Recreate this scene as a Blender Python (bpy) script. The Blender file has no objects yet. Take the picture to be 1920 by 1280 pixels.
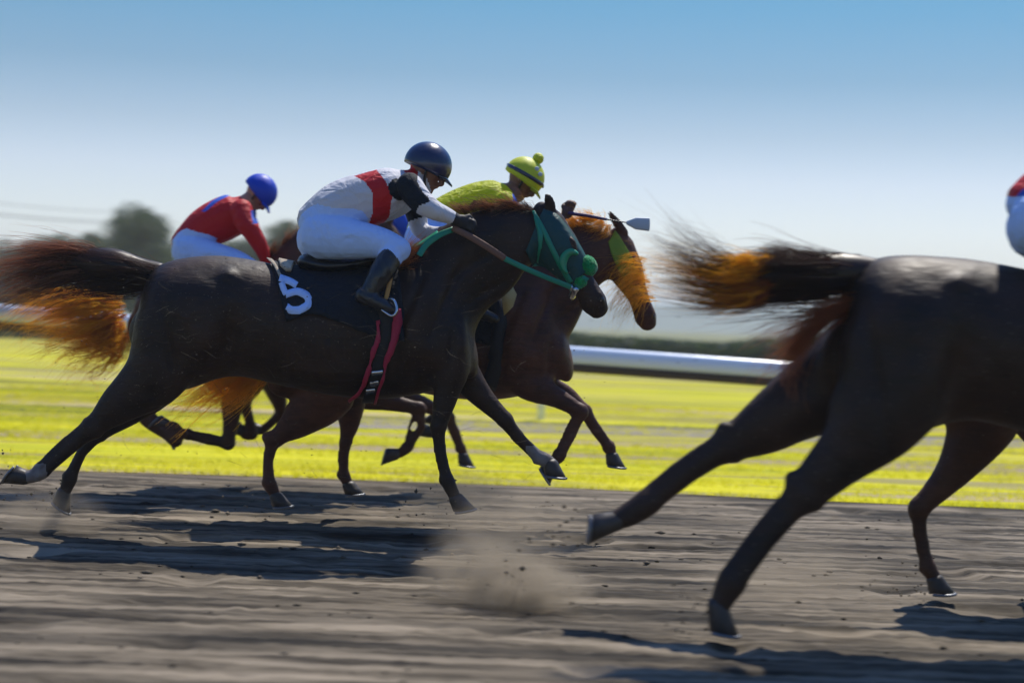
import bpy, bmesh, math, random
import numpy as np
from mathutils import Vector, Matrix
from mathutils.bvhtree import BVHTree
random.seed(7); rng = np.random.default_rng(7)
scene = bpy.context.scene
R = math.radians

# ------------------------------------------------------------------ camera
F, H = 3000.0, 1.22                      # focal length in px of a 1920 px frame, eye height
pitch, roll = math.atan(35/F), R(2.0)
fwd = Vector((0, math.cos(pitch), -math.sin(pitch)))
r0 = Vector((1, 0, 0)); u0 = r0.cross(fwd)
cr = r0*math.cos(roll) + u0*math.sin(roll)
cu = -r0*math.sin(roll) + u0*math.cos(roll)
CAM = Vector((0, 0, H))
cd = bpy.data.cameras.new('camera'); cam = bpy.data.objects.new('camera', cd)
scene.collection.objects.link(cam); scene.camera = cam
cam.matrix_world = Matrix(((cr.x, cu.x, -fwd.x, 0), (cr.y, cu.y, -fwd.y, 0), (cr.z, cu.z, -fwd.z, H), (0, 0, 0, 1)))
cd.sensor_width = 36; cd.lens = F/1920*36; cd.clip_start = .1; cd.clip_end = 6000
cd.dof.use_dof = True; cd.dof.focus_distance = 8.75; cd.dof.aperture_fstop = 1.3
cd.dof.aperture_ratio = .5

# ------------------------------------------------------------------ world and sun
SUN_EL, SUN_AZ = R(59), R(25)            # azimuth from +Y towards +X
w = bpy.data.worlds.new('World'); scene.world = w; w.use_nodes = True
nt = w.node_tree; N = nt.nodes; L = nt.links
bg = N['Background']; sky = N.new('ShaderNodeTexSky'); sky.sky_type = 'NISHITA'; sky.sun_disc = False
sky.sun_elevation = SUN_EL; sky.sun_rotation = SUN_AZ
sky.air_density = 1.0; sky.dust_density = .6; sky.ozone_density = 2.5; sky.altitude = 0
tcw = N.new('ShaderNodeTexCoord'); sx = N.new('ShaderNodeSeparateXYZ'); L.new(tcw.outputs['Generated'], sx.inputs[0])
rw = N.new('ShaderNodeValToRGB'); ew = rw.color_ramp.elements                  # polarised sky: deeper blue away from the horizon
SKYT = ((0, (.82, .76, .76)), (.062, (.78, .71, .73)), (.09, (.68, .62, .66)), (.118, (.47, .48, .52)), (.152, (.27, .38, .44)), (.195, (.16, .37, .45)), (.6, (.27, .5, .86)))
ew[0].position = 0; ew[0].color = (*SKYT[0][1], 1); ew[1].position = 1; ew[1].color = (*SKYT[-1][1], 1)
for p_, c_ in SKYT[1:]: e_ = ew.new(p_); e_.color = (*c_, 1)
L.new(sx.outputs['Z'], rw.inputs[0]); mw = N.new('ShaderNodeVectorMath'); mw.operation = 'MULTIPLY'
L.new(sky.outputs[0], mw.inputs[0]); L.new(rw.outputs[0], mw.inputs[1]); sc2 = N.new('ShaderNodeVectorMath'); sc2.operation = 'SCALE'; sc2.inputs['Scale'].default_value = 2; L.new(mw.outputs[0], sc2.inputs[0]); L.new(sc2.outputs[0], bg.inputs[0]); bg.inputs[1].default_value = .085
sd = bpy.data.lights.new('sun', 'SUN'); sun = bpy.data.objects.new('sun', sd); scene.collection.objects.link(sun)
sd.energy = 4.9; sd.angle = R(.53); sd.color = (1, .93, .82)
sdir = Vector((math.sin(SUN_AZ)*math.cos(SUN_EL), math.cos(SUN_AZ)*math.cos(SUN_EL), math.sin(SUN_EL)))
sun.rotation_euler = sdir.to_track_quat('Z', 'Y').to_euler()
scene.view_settings.view_transform = 'Standard'; scene.view_settings.look = 'None'
scene.view_settings.exposure = .2; scene.view_settings.gamma = 1
scene.cycles.use_denoising = True
scene.cycles.max_bounces = 8; scene.cycles.transparent_max_bounces = 12; scene.cycles.volume_bounces = 1

# ------------------------------------------------------------------ helpers
def P(px, py, D):
    d = fwd + cr*((px-960)/F) + cu*((640-py)/F)
    return CAM + d*(D/d.y)
def G(px, py, z=0):
    d = fwd + cr*((px-960)/F) + cu*((640-py)/F)
    return CAM + d*((z-H)/d.z)
def proj(V):
    v = np.asarray(V) - np.array(CAM)
    z = v @ np.array(fwd)
    return 960 + F*(v @ np.array(cr))/z, 640 - F*(v @ np.array(cu))/z
def link(o, parent=None):
    scene.collection.objects.link(o)
    if parent is not None: o.parent = parent
    return o
def tag(o, label=None, cat=None, group=None, kind=None):
    if label: o['label'] = label
    if cat: o['category'] = cat
    if group: o['group'] = group
    if kind: o['kind'] = kind
    return o
def thing(name, loc, label, cat, group=None):
    o = bpy.data.objects.new(name, None); o.location = loc; o.empty_display_size = .2
    link(o); return tag(o, label, cat, group)
def mesh_np(name, V, Fc, smooth=True):
    """V (n,3) array, Fc list of (m,k) index arrays"""
    me = bpy.data.meshes.new(name); V = np.asarray(V, dtype=np.float32)
    me.vertices.add(len(V)); me.vertices.foreach_set('co', V.ravel())
    Fc = [np.asarray(f, dtype=np.int32) for f in Fc if len(f)]
    idx = np.concatenate([f.ravel() for f in Fc]); tot = np.concatenate([np.full(len(f), f.shape[1], dtype=np.int32) for f in Fc])
    st = np.concatenate([[0], np.cumsum(tot)[:-1]]).astype(np.int32)
    me.loops.add(len(idx)); me.loops.foreach_set('vertex_index', idx)
    me.polygons.add(len(tot)); me.polygons.foreach_set('loop_start', st)
    me.update(calc_edges=True); me.validate()
    if smooth: me.polygons.foreach_set('use_smooth', np.ones(len(me.polygons), dtype=bool))
    return me
def obj(name, me, mats, parent=None):
    o = bpy.data.objects.new(name, me)
    for m in (mats if isinstance(mats, (list, tuple)) else [mats]): me.materials.append(m)
    if parent is not None and me.users <= 1:
        me.transform(Matrix.Translation(-parent_loc(parent)))
    return link(o, parent)
def parent_loc(p):
    l = Vector((0, 0, 0))
    while p is not None: l = l + p.location; p = p.parent
    return l

def cr_interp(A, k):
    """Catmull-Rom through rows of A, k sub-steps"""
    A = np.asarray(A, float); n = len(A)
    if n < 3: 
        t = np.linspace(0, 1, k+1)[:, None]; return A[0]*(1-t)+A[1]*t
    B = np.vstack([2*A[0]-A[1], A, 2*A[-1]-A[-2]]); out = []
    for i in range(n-1):
        p0, p1, p2, p3 = B[i], B[i+1], B[i+2], B[i+3]
        for j in range(k):
            t = j/k
            out.append(.5*((2*p1)+(-p0+p2)*t+(2*p0-5*p1+4*p2-p3)*t*t+(-p0+3*p1-3*p2+p3)*t**3))
    out.append(A[-1]); return np.array(out)

class MB:
    def __init__(s): s.V = []; s.Q = []; s.T = []; s.n = 0
    def add(s, V, Q=(), T=()):
        s.V.append(np.asarray(V, float))
        if len(Q): s.Q.append(np.asarray(Q)+s.n)
        if len(T): s.T.append(np.asarray(T)+s.n)
        s.n += len(V)
    def rings(s, C, U, W, seg=20, cap=True, power=1.0):
        """C centres, U, W half-axis vectors per ring"""
        C, U, W = map(lambda a: np.asarray(a, float), (C, U, W))
        if cap:
            T0 = C[0]-C[1]; T0 /= np.linalg.norm(T0)+1e-9; T1 = C[-1]-C[-2]; T1 /= np.linalg.norm(T1)+1e-9
            ra = min(np.linalg.norm(U[0]), np.linalg.norm(W[0])); rb = min(np.linalg.norm(U[-1]), np.linalg.norm(W[-1]))
            ph = [1.35, 1.0, .55]
            C = np.vstack([[C[0]+T0*ra*math.sin(p) for p in ph], C, [C[-1]+T1*rb*math.sin(p) for p in ph[::-1]]])
            U = np.vstack([[U[0]*math.cos(p) for p in ph], U, [U[-1]*math.cos(p) for p in ph[::-1]]])
            W = np.vstack([[W[0]*math.cos(p) for p in ph], W, [W[-1]*math.cos(p) for p in ph[::-1]]])
        m = len(C); th = np.arange(seg)*2*math.pi/seg
        c, q = np.cos(th), np.sin(th)
        V = (C[:, None, :] + U[:, None, :]*c[None, :, None] + W[:, None, :]*q[None, :, None]).reshape(-1, 3)
        i = np.arange(m-1)[:, None]*seg; j = np.arange(seg)[None, :]; j2 = (j+1) % seg
        Q = np.stack([i+j, i+j2, i+seg+j2, i+seg+j], -1).reshape(-1, 4)
        V = np.vstack([V, C[0], C[-1]]); a, b = m*seg, m*seg+1
        jj = np.arange(seg); T = np.vstack([np.stack([np.full(seg, a), (jj+1) % seg, jj], 1), np.stack([np.full(seg, b), (m-1)*seg+jj, (m-1)*seg+(jj+1) % seg], 1)])
        s.add(V, Q, T)
    def tube(s, pts, ra, rb=None, seg=16, k=5, cap=True):
        """pts world points; ra in-profile radii, rb lateral radii"""
        rb = ra if rb is None else rb
        A = cr_interp(np.hstack([np.asarray(pts, float), np.array(ra)[:, None], np.array(rb)[:, None]]), k)
        C = A[:, :3]; T = np.gradient(C, axis=0); T /= np.linalg.norm(T, axis=1)[:, None]+1e-9
        Y = np.tile([0., 1., 0.], (len(C), 1)); bad = np.abs(T[:, 1]) > .95; Y[bad] = [1, 0, 0]
        Nn = np.cross(T, Y); Nn /= np.linalg.norm(Nn, axis=1)[:, None]
        Ll = np.cross(Nn, T)
        s.rings(C, Nn*np.abs(A[:, 3:4]), Ll*np.abs(A[:, 4:5]), seg, cap)
    def limb(s, D, rows, k=5, seg=16):
        """rows (px,py,dy,a[,b])"""
        s.tube([P(r[0], r[1], D+r[2]) for r in rows], [r[3] for r in rows], [(r[4] if len(r) > 4 else r[3]) for r in rows], seg, k)
    def pairs(s, D, rows, k=5, seg=28, dy=0):
        """rows (topx,topy,botx,boty,w): cross-sections between an upper and a lower outline point"""
        A = []
        for r in rows:
            a, b = P(r[0], r[1], D+dy), P(r[2], r[3], D+dy); c = (a+b)/2; u = (a-b)/2
            A.append([*c, *u, r[4]])
        A = cr_interp(A, k); s.rings(A[:, :3], A[:, 3:6], np.stack([0*A[:, 6], A[:, 6], 0*A[:, 6]], 1), seg)
    def ball(s, c, u, w, v):
        """ellipsoid: centre and three half-axis vectors"""
        c, u, w, v = map(lambda a: np.array(a, float), (c, u, w, v)); ph = np.linspace(-1.5, 1.5, 13)
        s.rings([c+v*math.sin(p) for p in ph], [u*math.cos(p) for p in ph], [w*math.cos(p) for p in ph], 20, cap=False)
    def blob(s, D, px, py, dy, a, b, c=None):
        s.ball(P(px, py, D+dy), Vector((a, 0, 0)), Vector((0, b, 0)), Vector((0, 0, c or a)))
    def box(s, c, ax, ay, az):
        c = np.array(c, float); ax, ay, az = (np.array(a, float) for a in (ax, ay, az))
        V = [c+i*ax+j*ay+k*az for i in (-1, 1) for j in (-1, 1) for k in (-1, 1)]
        s.add(V, [[0, 1, 3, 2], [4, 6, 7, 5], [0, 4, 5, 1], [2, 3, 7, 6], [0, 2, 6, 4], [1, 5, 7, 3]])
    def mesh(s, name, smooth=True):
        me = mesh_np(name, np.vstack(s.V), ([np.vstack(s.Q)] if s.Q else [])+([np.vstack(s.T)] if s.T else []), smooth)
        bm = bmesh.new(); bm.from_mesh(me); bmesh.ops.recalc_face_normals(bm, faces=bm.faces); bm.to_mesh(me); bm.free()
        return me
    def blend(s, name, voxel, it=6, fac=.5):
        """one continuous skin over everything added"""
        me = s.mesh('tmp'); o = bpy.data.objects.new('tmp', me); scene.collection.objects.link(o)
        m = o.modifiers.new('r', 'REMESH'); m.mode = 'VOXEL'; m.voxel_size = voxel; m.use_smooth_shade = True
        m2 = o.modifiers.new('s', 'SMOOTH'); m2.factor = fac; m2.iterations = it
        dg = bpy.context.evaluated_depsgraph_get(); dg.update()
        r = bpy.data.meshes.new_from_object(o.evaluated_get(dg)); r.name = name
        r.polygons.foreach_set('use_smooth', np.ones(len(r.polygons), dtype=bool))
        bpy.data.objects.remove(o); return r
def coords(me):
    a = np.empty(len(me.vertices)*3, np.float32); me.vertices.foreach_get('co', a); return a.reshape(-1, 3)
def face_centres(me):
    a = np.empty(len(me.polygons)*3, np.float32); me.polygons.foreach_get('center', a); return a.reshape(-1, 3)
def in_poly(x, y, poly):
    r = np.zeros(len(x), bool); n = len(poly)
    for i in range(n):
        (x0, y0), (x1, y1) = poly[i], poly[(i+1) % n]
        c = ((y0 > y) != (y1 > y)) & (x < (x1-x0)*(y-y0)/((y1-y0) or 1e-9)+x0); r ^= c
    return r

# ------------------------------------------------------------------ materials
def mat(name, col, rough=.6, spec=.5, bump=None, var=None, sheen=0, trans=None, coat=0, metal=0, stretch=(1, 1, 1), crease=None):
    """bump=(scale,strength), var=(scale,colour2), trans=(colour,amount) for light passing through"""
    m = bpy.data.materials.new(name); m.use_nodes = True; t = m.node_tree; n, l = t.nodes, t.links
    b = n['Principled BSDF']; b.inputs['Base Color'].default_value = (*col, 1); b.inputs['Roughness'].default_value = rough
    b.inputs['Specular IOR Level'].default_value = spec; b.inputs['Metallic'].default_value = metal
    b.inputs['Sheen Weight'].default_value = sheen; b.inputs['Sheen Roughness'].default_value = .4; b.inputs['Coat Weight'].default_value = coat
    tc = n.new('ShaderNodeTexCoord'); mp = n.new('ShaderNodeMapping'); mp.inputs['Scale'].default_value = stretch
    l.new(tc.outputs['Object'], mp.inputs[0])
    if var:
        q = n.new('ShaderNodeTexNoise'); q.inputs['Scale'].default_value = var[0]; q.inputs['Detail'].default_value = 5; l.new(mp.outputs[0], q.inputs[0])
        cr_ = n.new('ShaderNodeValToRGB'); cr_.color_ramp.elements[0].position = .35; cr_.color_ramp.elements[1].position = .68
        cr_.color_ramp.elements[0].color = (*col, 1); cr_.color_ramp.elements[1].color = (*var[1], 1)
        l.new(q.outputs[0], cr_.inputs[0]); l.new(cr_.outputs[0], b.inputs['Base Color'])
    if bump:
        q = n.new('ShaderNodeTexNoise'); q.inputs['Scale'].default_value = bump[0]; q.inputs['Detail'].default_value = 4; l.new(mp.outputs[0], q.inputs[0])
        if crease: q.inputs['Distortion'].default_value = crease
        bp = n.new('ShaderNodeBump'); bp.inputs['Strength'].default_value = 1; bp.inputs['Distance'].default_value = bump[1]
        l.new(q.outputs[0], bp.inputs['Height']); l.new(bp.outputs[0], b.inputs['Normal'])
    if trans:
        tr = n.new('ShaderNodeBsdfTranslucent'); tr.inputs[0].default_value = (*trans[0], 1)
        mx = n.new('ShaderNodeMixShader'); mx.inputs[0].default_value = trans[1]
        l.new(b.outputs[0], mx.inputs[1]); l.new(tr.outputs[0], mx.inputs[2]); l.new(mx.outputs[0], n['Material Output'].inputs[0])
    return m
def coat_mat(name, c1, c2, rough=.5):
    m = mat(name, c1, rough, .27, bump=None)
    t = m.node_tree; n, l = t.nodes, t.links; b = n['Principled BSDF']
    tc = n.new('ShaderNodeTexCoord')
    big = n.new('ShaderNodeTexNoise'); big.inputs['Scale'].default_value = 3.5; big.inputs['Detail'].default_value = 6; l.new(tc.outputs['Object'], big.inputs[0])
    mp = n.new('ShaderNodeMapping'); mp.inputs['Scale'].default_value = (5, 16, 24); mp.inputs['Rotation'].default_value = (0, .25, 0); l.new(tc.outputs['Object'], mp.inputs[0])
    fn = n.new('ShaderNodeTexNoise'); fn.inputs['Scale'].default_value = 1.6; fn.inputs['Detail'].default_value = 5; fn.inputs['Distortion'].default_value = .6; l.new(mp.outputs[0], fn.inputs[0])
    ad = n.new('ShaderNodeMath'); ad.operation = 'MULTIPLY_ADD'; ad.inputs[1].default_value = .45; l.new(fn.outputs[0], ad.inputs[0]); l.new(big.outputs[0], ad.inputs[2])
    rp = n.new('ShaderNodeValToRGB'); rp.color_ramp.elements[0].position = .5; rp.color_ramp.elements[1].position = .95
    rp.color_ramp.elements[0].color = (*c1, 1); rp.color_ramp.elements[1].color = (*c2, 1); l.new(ad.outputs[0], rp.inputs[0])
    sp_ = n.new('ShaderNodeTexNoise'); sp_.inputs['Scale'].default_value = 75; sp_.inputs['Detail'].default_value = 2; l.new(tc.outputs['Object'], sp_.inputs[0])
    sr_ = n.new('ShaderNodeMapRange'); sr_.inputs['From Min'].default_value = .66; sr_.inputs['From Max'].default_value = .74; sr_.inputs['To Max'].default_value = .5; l.new(sp_.outputs[0], sr_.inputs[0])
    sm_ = n.new('ShaderNodeMix'); sm_.data_type = 'RGBA'; l.new(sr_.outputs[0], sm_.inputs[0]); l.new(rp.outputs[0], sm_.inputs[6]); sm_.inputs[7].default_value = (.14, .11, .085, 1); l.new(sm_.outputs[2], b.inputs['Base Color'])
    bp = n.new('ShaderNodeBump'); bp.inputs['Distance'].default_value = .006; bp.inputs['Strength'].default_value = .6; l.new(fn.outputs[0], bp.inputs['Height'])
    b2 = n.new('ShaderNodeBump'); b2.inputs['Distance'].default_value = .03; b2.inputs['Strength'].default_value = .6
    l.new(big.outputs[0], b2.inputs['Height']); l.new(bp.outputs[0], b2.inputs['Normal']); l.new(b2.outputs[0], b.inputs['Normal'])
    mr = n.new('ShaderNodeMapRange'); mr.inputs['To Min'].default_value = rough-.1; mr.inputs['To Max'].default_value = rough+.2; l.new(fn.outputs[0], mr.inputs[0]); l.new(mr.outputs[0], b.inputs['Roughness'])
    return m
M = {}
M['coat_black'] = coat_mat('coat black', (.0085, .0055, .0045), (.04, .02, .013))
M['coat_dark'] = coat_mat('coat dark bay', (.035, .013, .009), (.12, .046, .028))
M['coat_bay'] = coat_mat('coat bay', (.03, .012, .007), (.085, .035, .018))
M['sock'] = mat('white sock hair', (.2, .19, .19), .8, .2, (60, .003), (18, (.12, .1, .09)))
M['hoof'] = mat('hoof horn', (.018, .016, .016), .5, .4, (40, .002), (9, (.06, .05, .045)))
M['eye'] = mat('eye', (.004, .003, .003), .08, .6)
M['hair_black'] = mat('tail hair black', (.02, .012, .009), .4, .5, trans=((.5, .22, .1), .3))
M['hair_brown'] = mat('tail hair brown', (.16, .065, .03), .4, .5, trans=((1., .5, .2), .55))
M['hair_tip'] = mat('sun bleached tail ends', (.13, .075, .055), .4, .5, trans=((.9, .5, .32), .45))
M['hair_orange'] = mat('tail hair backlit orange', (.9, .38, .04), .4, .5, trans=((1., .74, .14), .7))  # backlit glow partly put into the bright orange base colour
M['hair_pale'] = mat('tail hair faded', (.2, .1, .06), .5, .4, trans=((.9, .5, .25), .5))
M['black_cloth'] = mat('black cloth', (.009, .014, .022), .75, .2, (14, .016), crease=1.5)
M['white_cloth'] = mat('white cloth', (.62, .63, .68), .75, .25, (5, .07), crease=.8, trans=((.6, .6, .65), .12))
M['breeches'] = mat('white breeches', (.44, .62, 1.), .6, .3, (5, .04), crease=1.0)
M['red_cloth'] = mat('red cloth', (.5, .012, .02), .6, .3, (11, .02), crease=1.2, trans=((.9, .03, .02), .15))
M['blue_cloth'] = mat('blue cloth', (.02, .09, .5), .6, .3, (11, .015))
M['yellow_cloth'] = mat('yellow cloth', (.5, .55, .01), .55, .3, (12, .03), crease=1.8, trans=((.9, .95, .02), .3))
M['boot'] = mat('black leather', (.008, .011, .017), .3, .5, (9, .02), coat=.15, crease=1)
M['skin'] = mat('skin', (.42, .2, .13), .5, .4, (60, .001))
M['skin_dark'] = mat('tanned skin', (.2, .09, .055), .5, .4, (60, .001))
M['glove'] = mat('black glove', (.015, .015, .018), .6, .4, (40, .003))
M['glove_brown'] = mat('brown glove', (.09, .04, .03), .6, .4, (40, .003))
M['helmet_navy'] = mat('navy helmet', (.007, .014, .06), .3, .5, (26, .002), coat=.5)
M['helmet_blue'] = mat('blue helmet cover', (.005, .05, .5), .5, .4, (20, .004))
M['helmet_yellow'] = mat('yellow helmet cover', (.5, .55, .02), .5, .4, (20, .004))
M['black'] = mat('black plastic', (.01, .01, .012), .25, .6)
M['goggle'] = mat('goggle lens', (.2, .26, .3), .1, .8, metal=.6)
M['green_hood'] = mat('dark green hood', (.004, .055, .06), .6, .35, (14, .01), crease=1)
M['green_strap'] = mat('green strap', (.005, .22, .14), .45, .45, (90, .001))
M['green_cup'] = mat('green eye cup', (.004, .24, .12), .35, .5)
M['green_wool'] = mat('green sheepskin', (.008, .3, .09), .95, .1, (120, .008), (50, (.004, .17, .05)), sheen=.5)
M['lime_hood'] = mat('lime hood', (.2, .3, .03), .6, .3, (14, .01))
M['rubber'] = mat('brown rubber rein grip', (.16, .085, .06), .7, .3, (150, .002))
M['strap_red'] = mat('red webbing', (.35, .02, .06), .6, .3, (120, .001))
M['strap_black'] = mat('black webbing', (.01, .012, .016), .6, .3, (120, .001))
M['steel'] = mat('steel', (.55, .57, .6), .25, .5, metal=1)
M['shoe'] = mat('worn shoe steel', (.18, .19, .21), .45, .5, (60, .002), metal=.8)
M['tan_leather'] = mat('tan leather', (.38, .2, .05), .5, .4, (30, .003))
M['wool'] = mat('sheepskin', (.5, .43, .33), .95, .1, (90, .012), (30, (.3, .25, .18)), sheen=.4)
M['tag'] = mat('cream cloth', (.5, .44, .22), .7, .3, (14, .01))
M['whip_flap'] = mat('pale whip flap', (.45, .52, .6), .6, .3, (20, .004))
M['whip_grip'] = mat('purple whip grip', (.05, .02, .1), .45, .4)
M['rail'] = mat('white rail plastic', (.62, .72, .9), .22, .6, (3, .004))
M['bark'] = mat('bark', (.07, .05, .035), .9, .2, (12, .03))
M['leaf'] = mat('leaves', (.05, .072, .058), .6, .3, var=(1.2, (.08, .105, .08)), trans=((.06, .1, .03), .3))
M['leaf_grey'] = mat('grey green leaves', (.065, .09, .075), .6, .3, var=(.8, (.1, .13, .11)), trans=((.1, .14, .06), .3))

# ------------------------------------------------------------------ ground
def sheet(name, pts, z, m, kind='structure'):
    me = bpy.data.meshes.new(name); me.from_pydata([(p[0], p[1], z) for p in pts], [], [tuple(range(len(pts)))]); me.update()
    return tag(obj(name, me, m), kind=kind)
def noise_mix(name, stops, scale, stretch, detail=8, rough=.9, bump=(30, .01), extra=None, distort=.3):
    m = mat(name, stops[0][1], rough, .2); t = m.node_tree; n, l = t.nodes, t.links; b = n['Principled BSDF']
    tc = n.new('ShaderNodeTexCoord'); mp = n.new('ShaderNodeMapping'); mp.inputs['Scale'].default_value = stretch; l.new(tc.outputs['Object'], mp.inputs[0])
    q = n.new('ShaderNodeTexNoise'); q.inputs['Scale'].default_value = scale; q.inputs['Detail'].default_value = detail; q.inputs['Roughness'].default_value = .62; q.inputs['Distortion'].default_value = distort; l.new(mp.outputs[0], q.inputs[0])
    rp = n.new('ShaderNodeValToRGB'); e = rp.color_ramp.elements
    while len(e) < len(stops): e.new(.5)
    for i, (p, c) in enumerate(stops): e[i].position = p; e[i].color = (*c, 1)
    l.new(q.outputs[0], rp.inputs[0]); l.new(rp.outputs[0], b.inputs['Base Color'])
    if extra:                                       # broad patches: shade painted into the dirt, worn turf
        m3 = n.new('ShaderNodeMapping'); m3.inputs['Scale'].default_value = extra[1]; l.new(tc.outputs['Object'], m3.inputs[0])
        q3 = n.new('ShaderNodeTexNoise'); q3.inputs['Scale'].default_value = extra[0]; q3.inputs['Detail'].default_value = 6; l.new(m3.outputs[0], q3.inputs[0])
        r3 = n.new('ShaderNodeMapRange'); r3.inputs['From Min'].default_value = .34; r3.inputs['From Max'].default_value = .56; r3.inputs['To Min'].default_value = extra[2]; r3.inputs['To Max'].default_value = 1.12; l.new(q3.outputs[0], r3.inputs[0])
        v3 = n.new('ShaderNodeVectorMath'); v3.operation = 'SCALE'; l.new(rp.outputs[0], v3.inputs[0]); l.new(r3.outputs[0], v3.inputs['Scale']); l.new(v3.outputs[0], b.inputs['Base Color'])
    q2 = n.new('ShaderNodeTexNoise'); q2.inputs['Scale'].default_value = bump[0]; q2.inputs['Detail'].default_value = 6; l.new(mp.outputs[0] if bump[0] > 0 else tc.outputs['Object'], q2.inputs[0])
    bp = n.new('ShaderNodeBump'); bp.inputs['Distance'].default_value = bump[1]; bp.inputs['Strength'].default_value = 1; l.new(q2.outputs[0], bp.inputs['Height']); l.new(bp.outputs[0], b.inputs['Normal'])
    return m
M['ground'] = noise_mix('dry far ground', [(.35, (.1, .12, .04)), (.65, (.2, .19, .09))], .08, (1, 1, 1))
M['dirt'] = noise_mix('harrowed dirt', [(.36, (.016, .012, .008)), (.45, (.068, .055, .038)), (.52, (.13, .107, .077)), (.64, (.22, .183, .135))], 5, (.16, 1.7, 1), bump=(9, .014), detail=14, distort=.05, extra=(1.5, (.4, 2.6, 1), .22))  # dark streaks and patches stand in for shade the low relief lacks
M['grass'] = noise_mix('turf', [(.34, (.14, .16, .015)), (.43, (.38, .38, .005)), (.5, (.5, .46, .005)), (.54, (.27, .25, .05)), (.6, (.36, .29, .17))], .8, (.12, 1.3, 1), bump=(30, .02), extra=(.7, (.08, 1.1, 1), .62))
sheet('ground', [(-1500, -60), (1500, -60), (1500, 3500), (-1500, 3500)], -.13, M['ground'])
edge_px = [(-900, 866), (-300, 874), (0, 880), (430, 892), (760, 904), (1060, 915), (1480, 937), (1920, 955), (2500, 985), (3200, 1030)]
edge = [G(*e) for e in edge_px]
ex = np.array([e.x for e in edge]); ey = np.array([e.y for e in edge])
# harrowed dirt track: real relief
nx, ny = 640, 620
X = np.linspace(-6.5, 6.5, nx); Yg = np.concatenate([np.linspace(2.5, 15.5, ny)])
XX, YY = np.meshgrid(X, Yg)
def vnoise(x, y, seed):
    r = np.random.default_rng(seed); T = r.random((256, 256)); xi = np.floor(x).astype(int); yi = np.floor(y).astype(int); fx = x-xi; fy = y-yi
    fx = fx*fx*(3-2*fx); fy = fy*fy*(3-2*fy); g = lambda a, b: T[a % 256, b % 256]
    return (g(xi, yi)*(1-fx)+g(xi+1, yi)*fx)*(1-fy)+(g(xi, yi+1)*(1-fx)+g(xi+1, yi+1)*fx)*fy-.5
def dirt_h(x, y):
    h = .008*vnoise(x*.3, y*3.5, 1)+.006*vnoise(x*.8, y*11, 2)+.006*vnoise(x*3, y*24, 3)+.009*vnoise(x*22, y*34, 4)
    p = vnoise(x*2.1+40, y*4.2+9, 5); h -= .2*np.clip(p-.27, 0, 1); p = vnoise(x*3.3+4, y*6.2+70, 8); h -= .16*np.clip(p-.3, 0, 1)
    c = vnoise(x*9+3, y*12+5, 6); h += .05*np.clip(c-.3, 0, 1)
    return h
ZZ = dirt_h(XX, YY); lip = np.interp(XX, ex, ey)
ZZ = (ZZ-.02)*np.clip((lip-YY)/.4, 0, 1)
ZZ[YY > lip+.25] = -.06
V = np.stack([XX.ravel(), YY.ravel(), ZZ.ravel()], 1)
i = (np.arange(ny-1)[:, None]*nx+np.arange(nx-1)[None, :]).ravel()
tag(obj('dirt_track', mesh_np('dirt_track', V, [np.stack([i, i+1, i+nx+1, i+nx], 1)]), M['dirt']), kind='structure')
# far turf from the track edge on, slightly rolling
far = [(x, 110) for x in (60, -60)]
gp = [(-60, float(ey[0])+.0)]+[(float(a), float(b)) for a, b in zip(ex, ey)]+[(60, float(ey[-1]))]
sheet('turf', gp+far, .004, M['grass'])
M['path'] = noise_mix('pale worn path', [(.4, (.2, .175, .16)), (.65, (.3, .27, .25))], 2, (.3, 3, 1))
pc = [G(x, y) for x, y in ((600, 792), (900, 798), (1250, 808), (1600, 822))]
sheet('path', [(c.x, c.y-.9) for c in pc]+[(8, pc[-1].y-.4), (8, pc[-1].y+.3)]+[(c.x, c.y+.8) for c in pc[::-1]], .008, M['path'])
# short grass blades, thickest near the track
n = 105000
gx = rng.uniform(-7.5, 8.5, n); gd = rng.random(n)**1.5*13; gy = np.interp(gx, ex, ey)+gd+.01
pat = 1.5*vnoise(gx*.16+7, gy*1.5, 11)+.6*vnoise(gx*.6, gy*4, 12)
keep = (pat > rng.uniform(-.45, .3, n)) | (gd < .12); gx, gy, gd = gx[keep], gy[keep], gd[keep]; n = len(gx)
hh = rng.uniform(.02, .055, n); ang = rng.uniform(0, math.pi, n); wd = rng.uniform(.003, .006, n)*(1+gd*.12)
dx, dyy = np.cos(ang)*wd, np.sin(ang)*wd; lx, ly = rng.normal(0, .012, n), rng.normal(0, .012, n)
Vg = np.stack([np.stack([gx-dx, gy-dyy, np.zeros(n)], 1), np.stack([gx+dx, gy+dyy, np.zeros(n)], 1), np.stack([gx+lx, gy+ly, hh], 1)], 1).reshape(-1, 3)
M['blade'] = mat('grass blades', (.35, .345, .01), .5, .3, var=(1.4, (.34, .27, .09)), trans=((.86, .82, .02), .5), stretch=(.3, 2, 1))
tag(obj('grass', mesh_np('grass', Vg, [np.arange(3*n).reshape(-1, 3)], False), M['blade']), 'short sunlit yellow green grass beside the dirt track', 'grass', kind='stuff')
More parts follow.
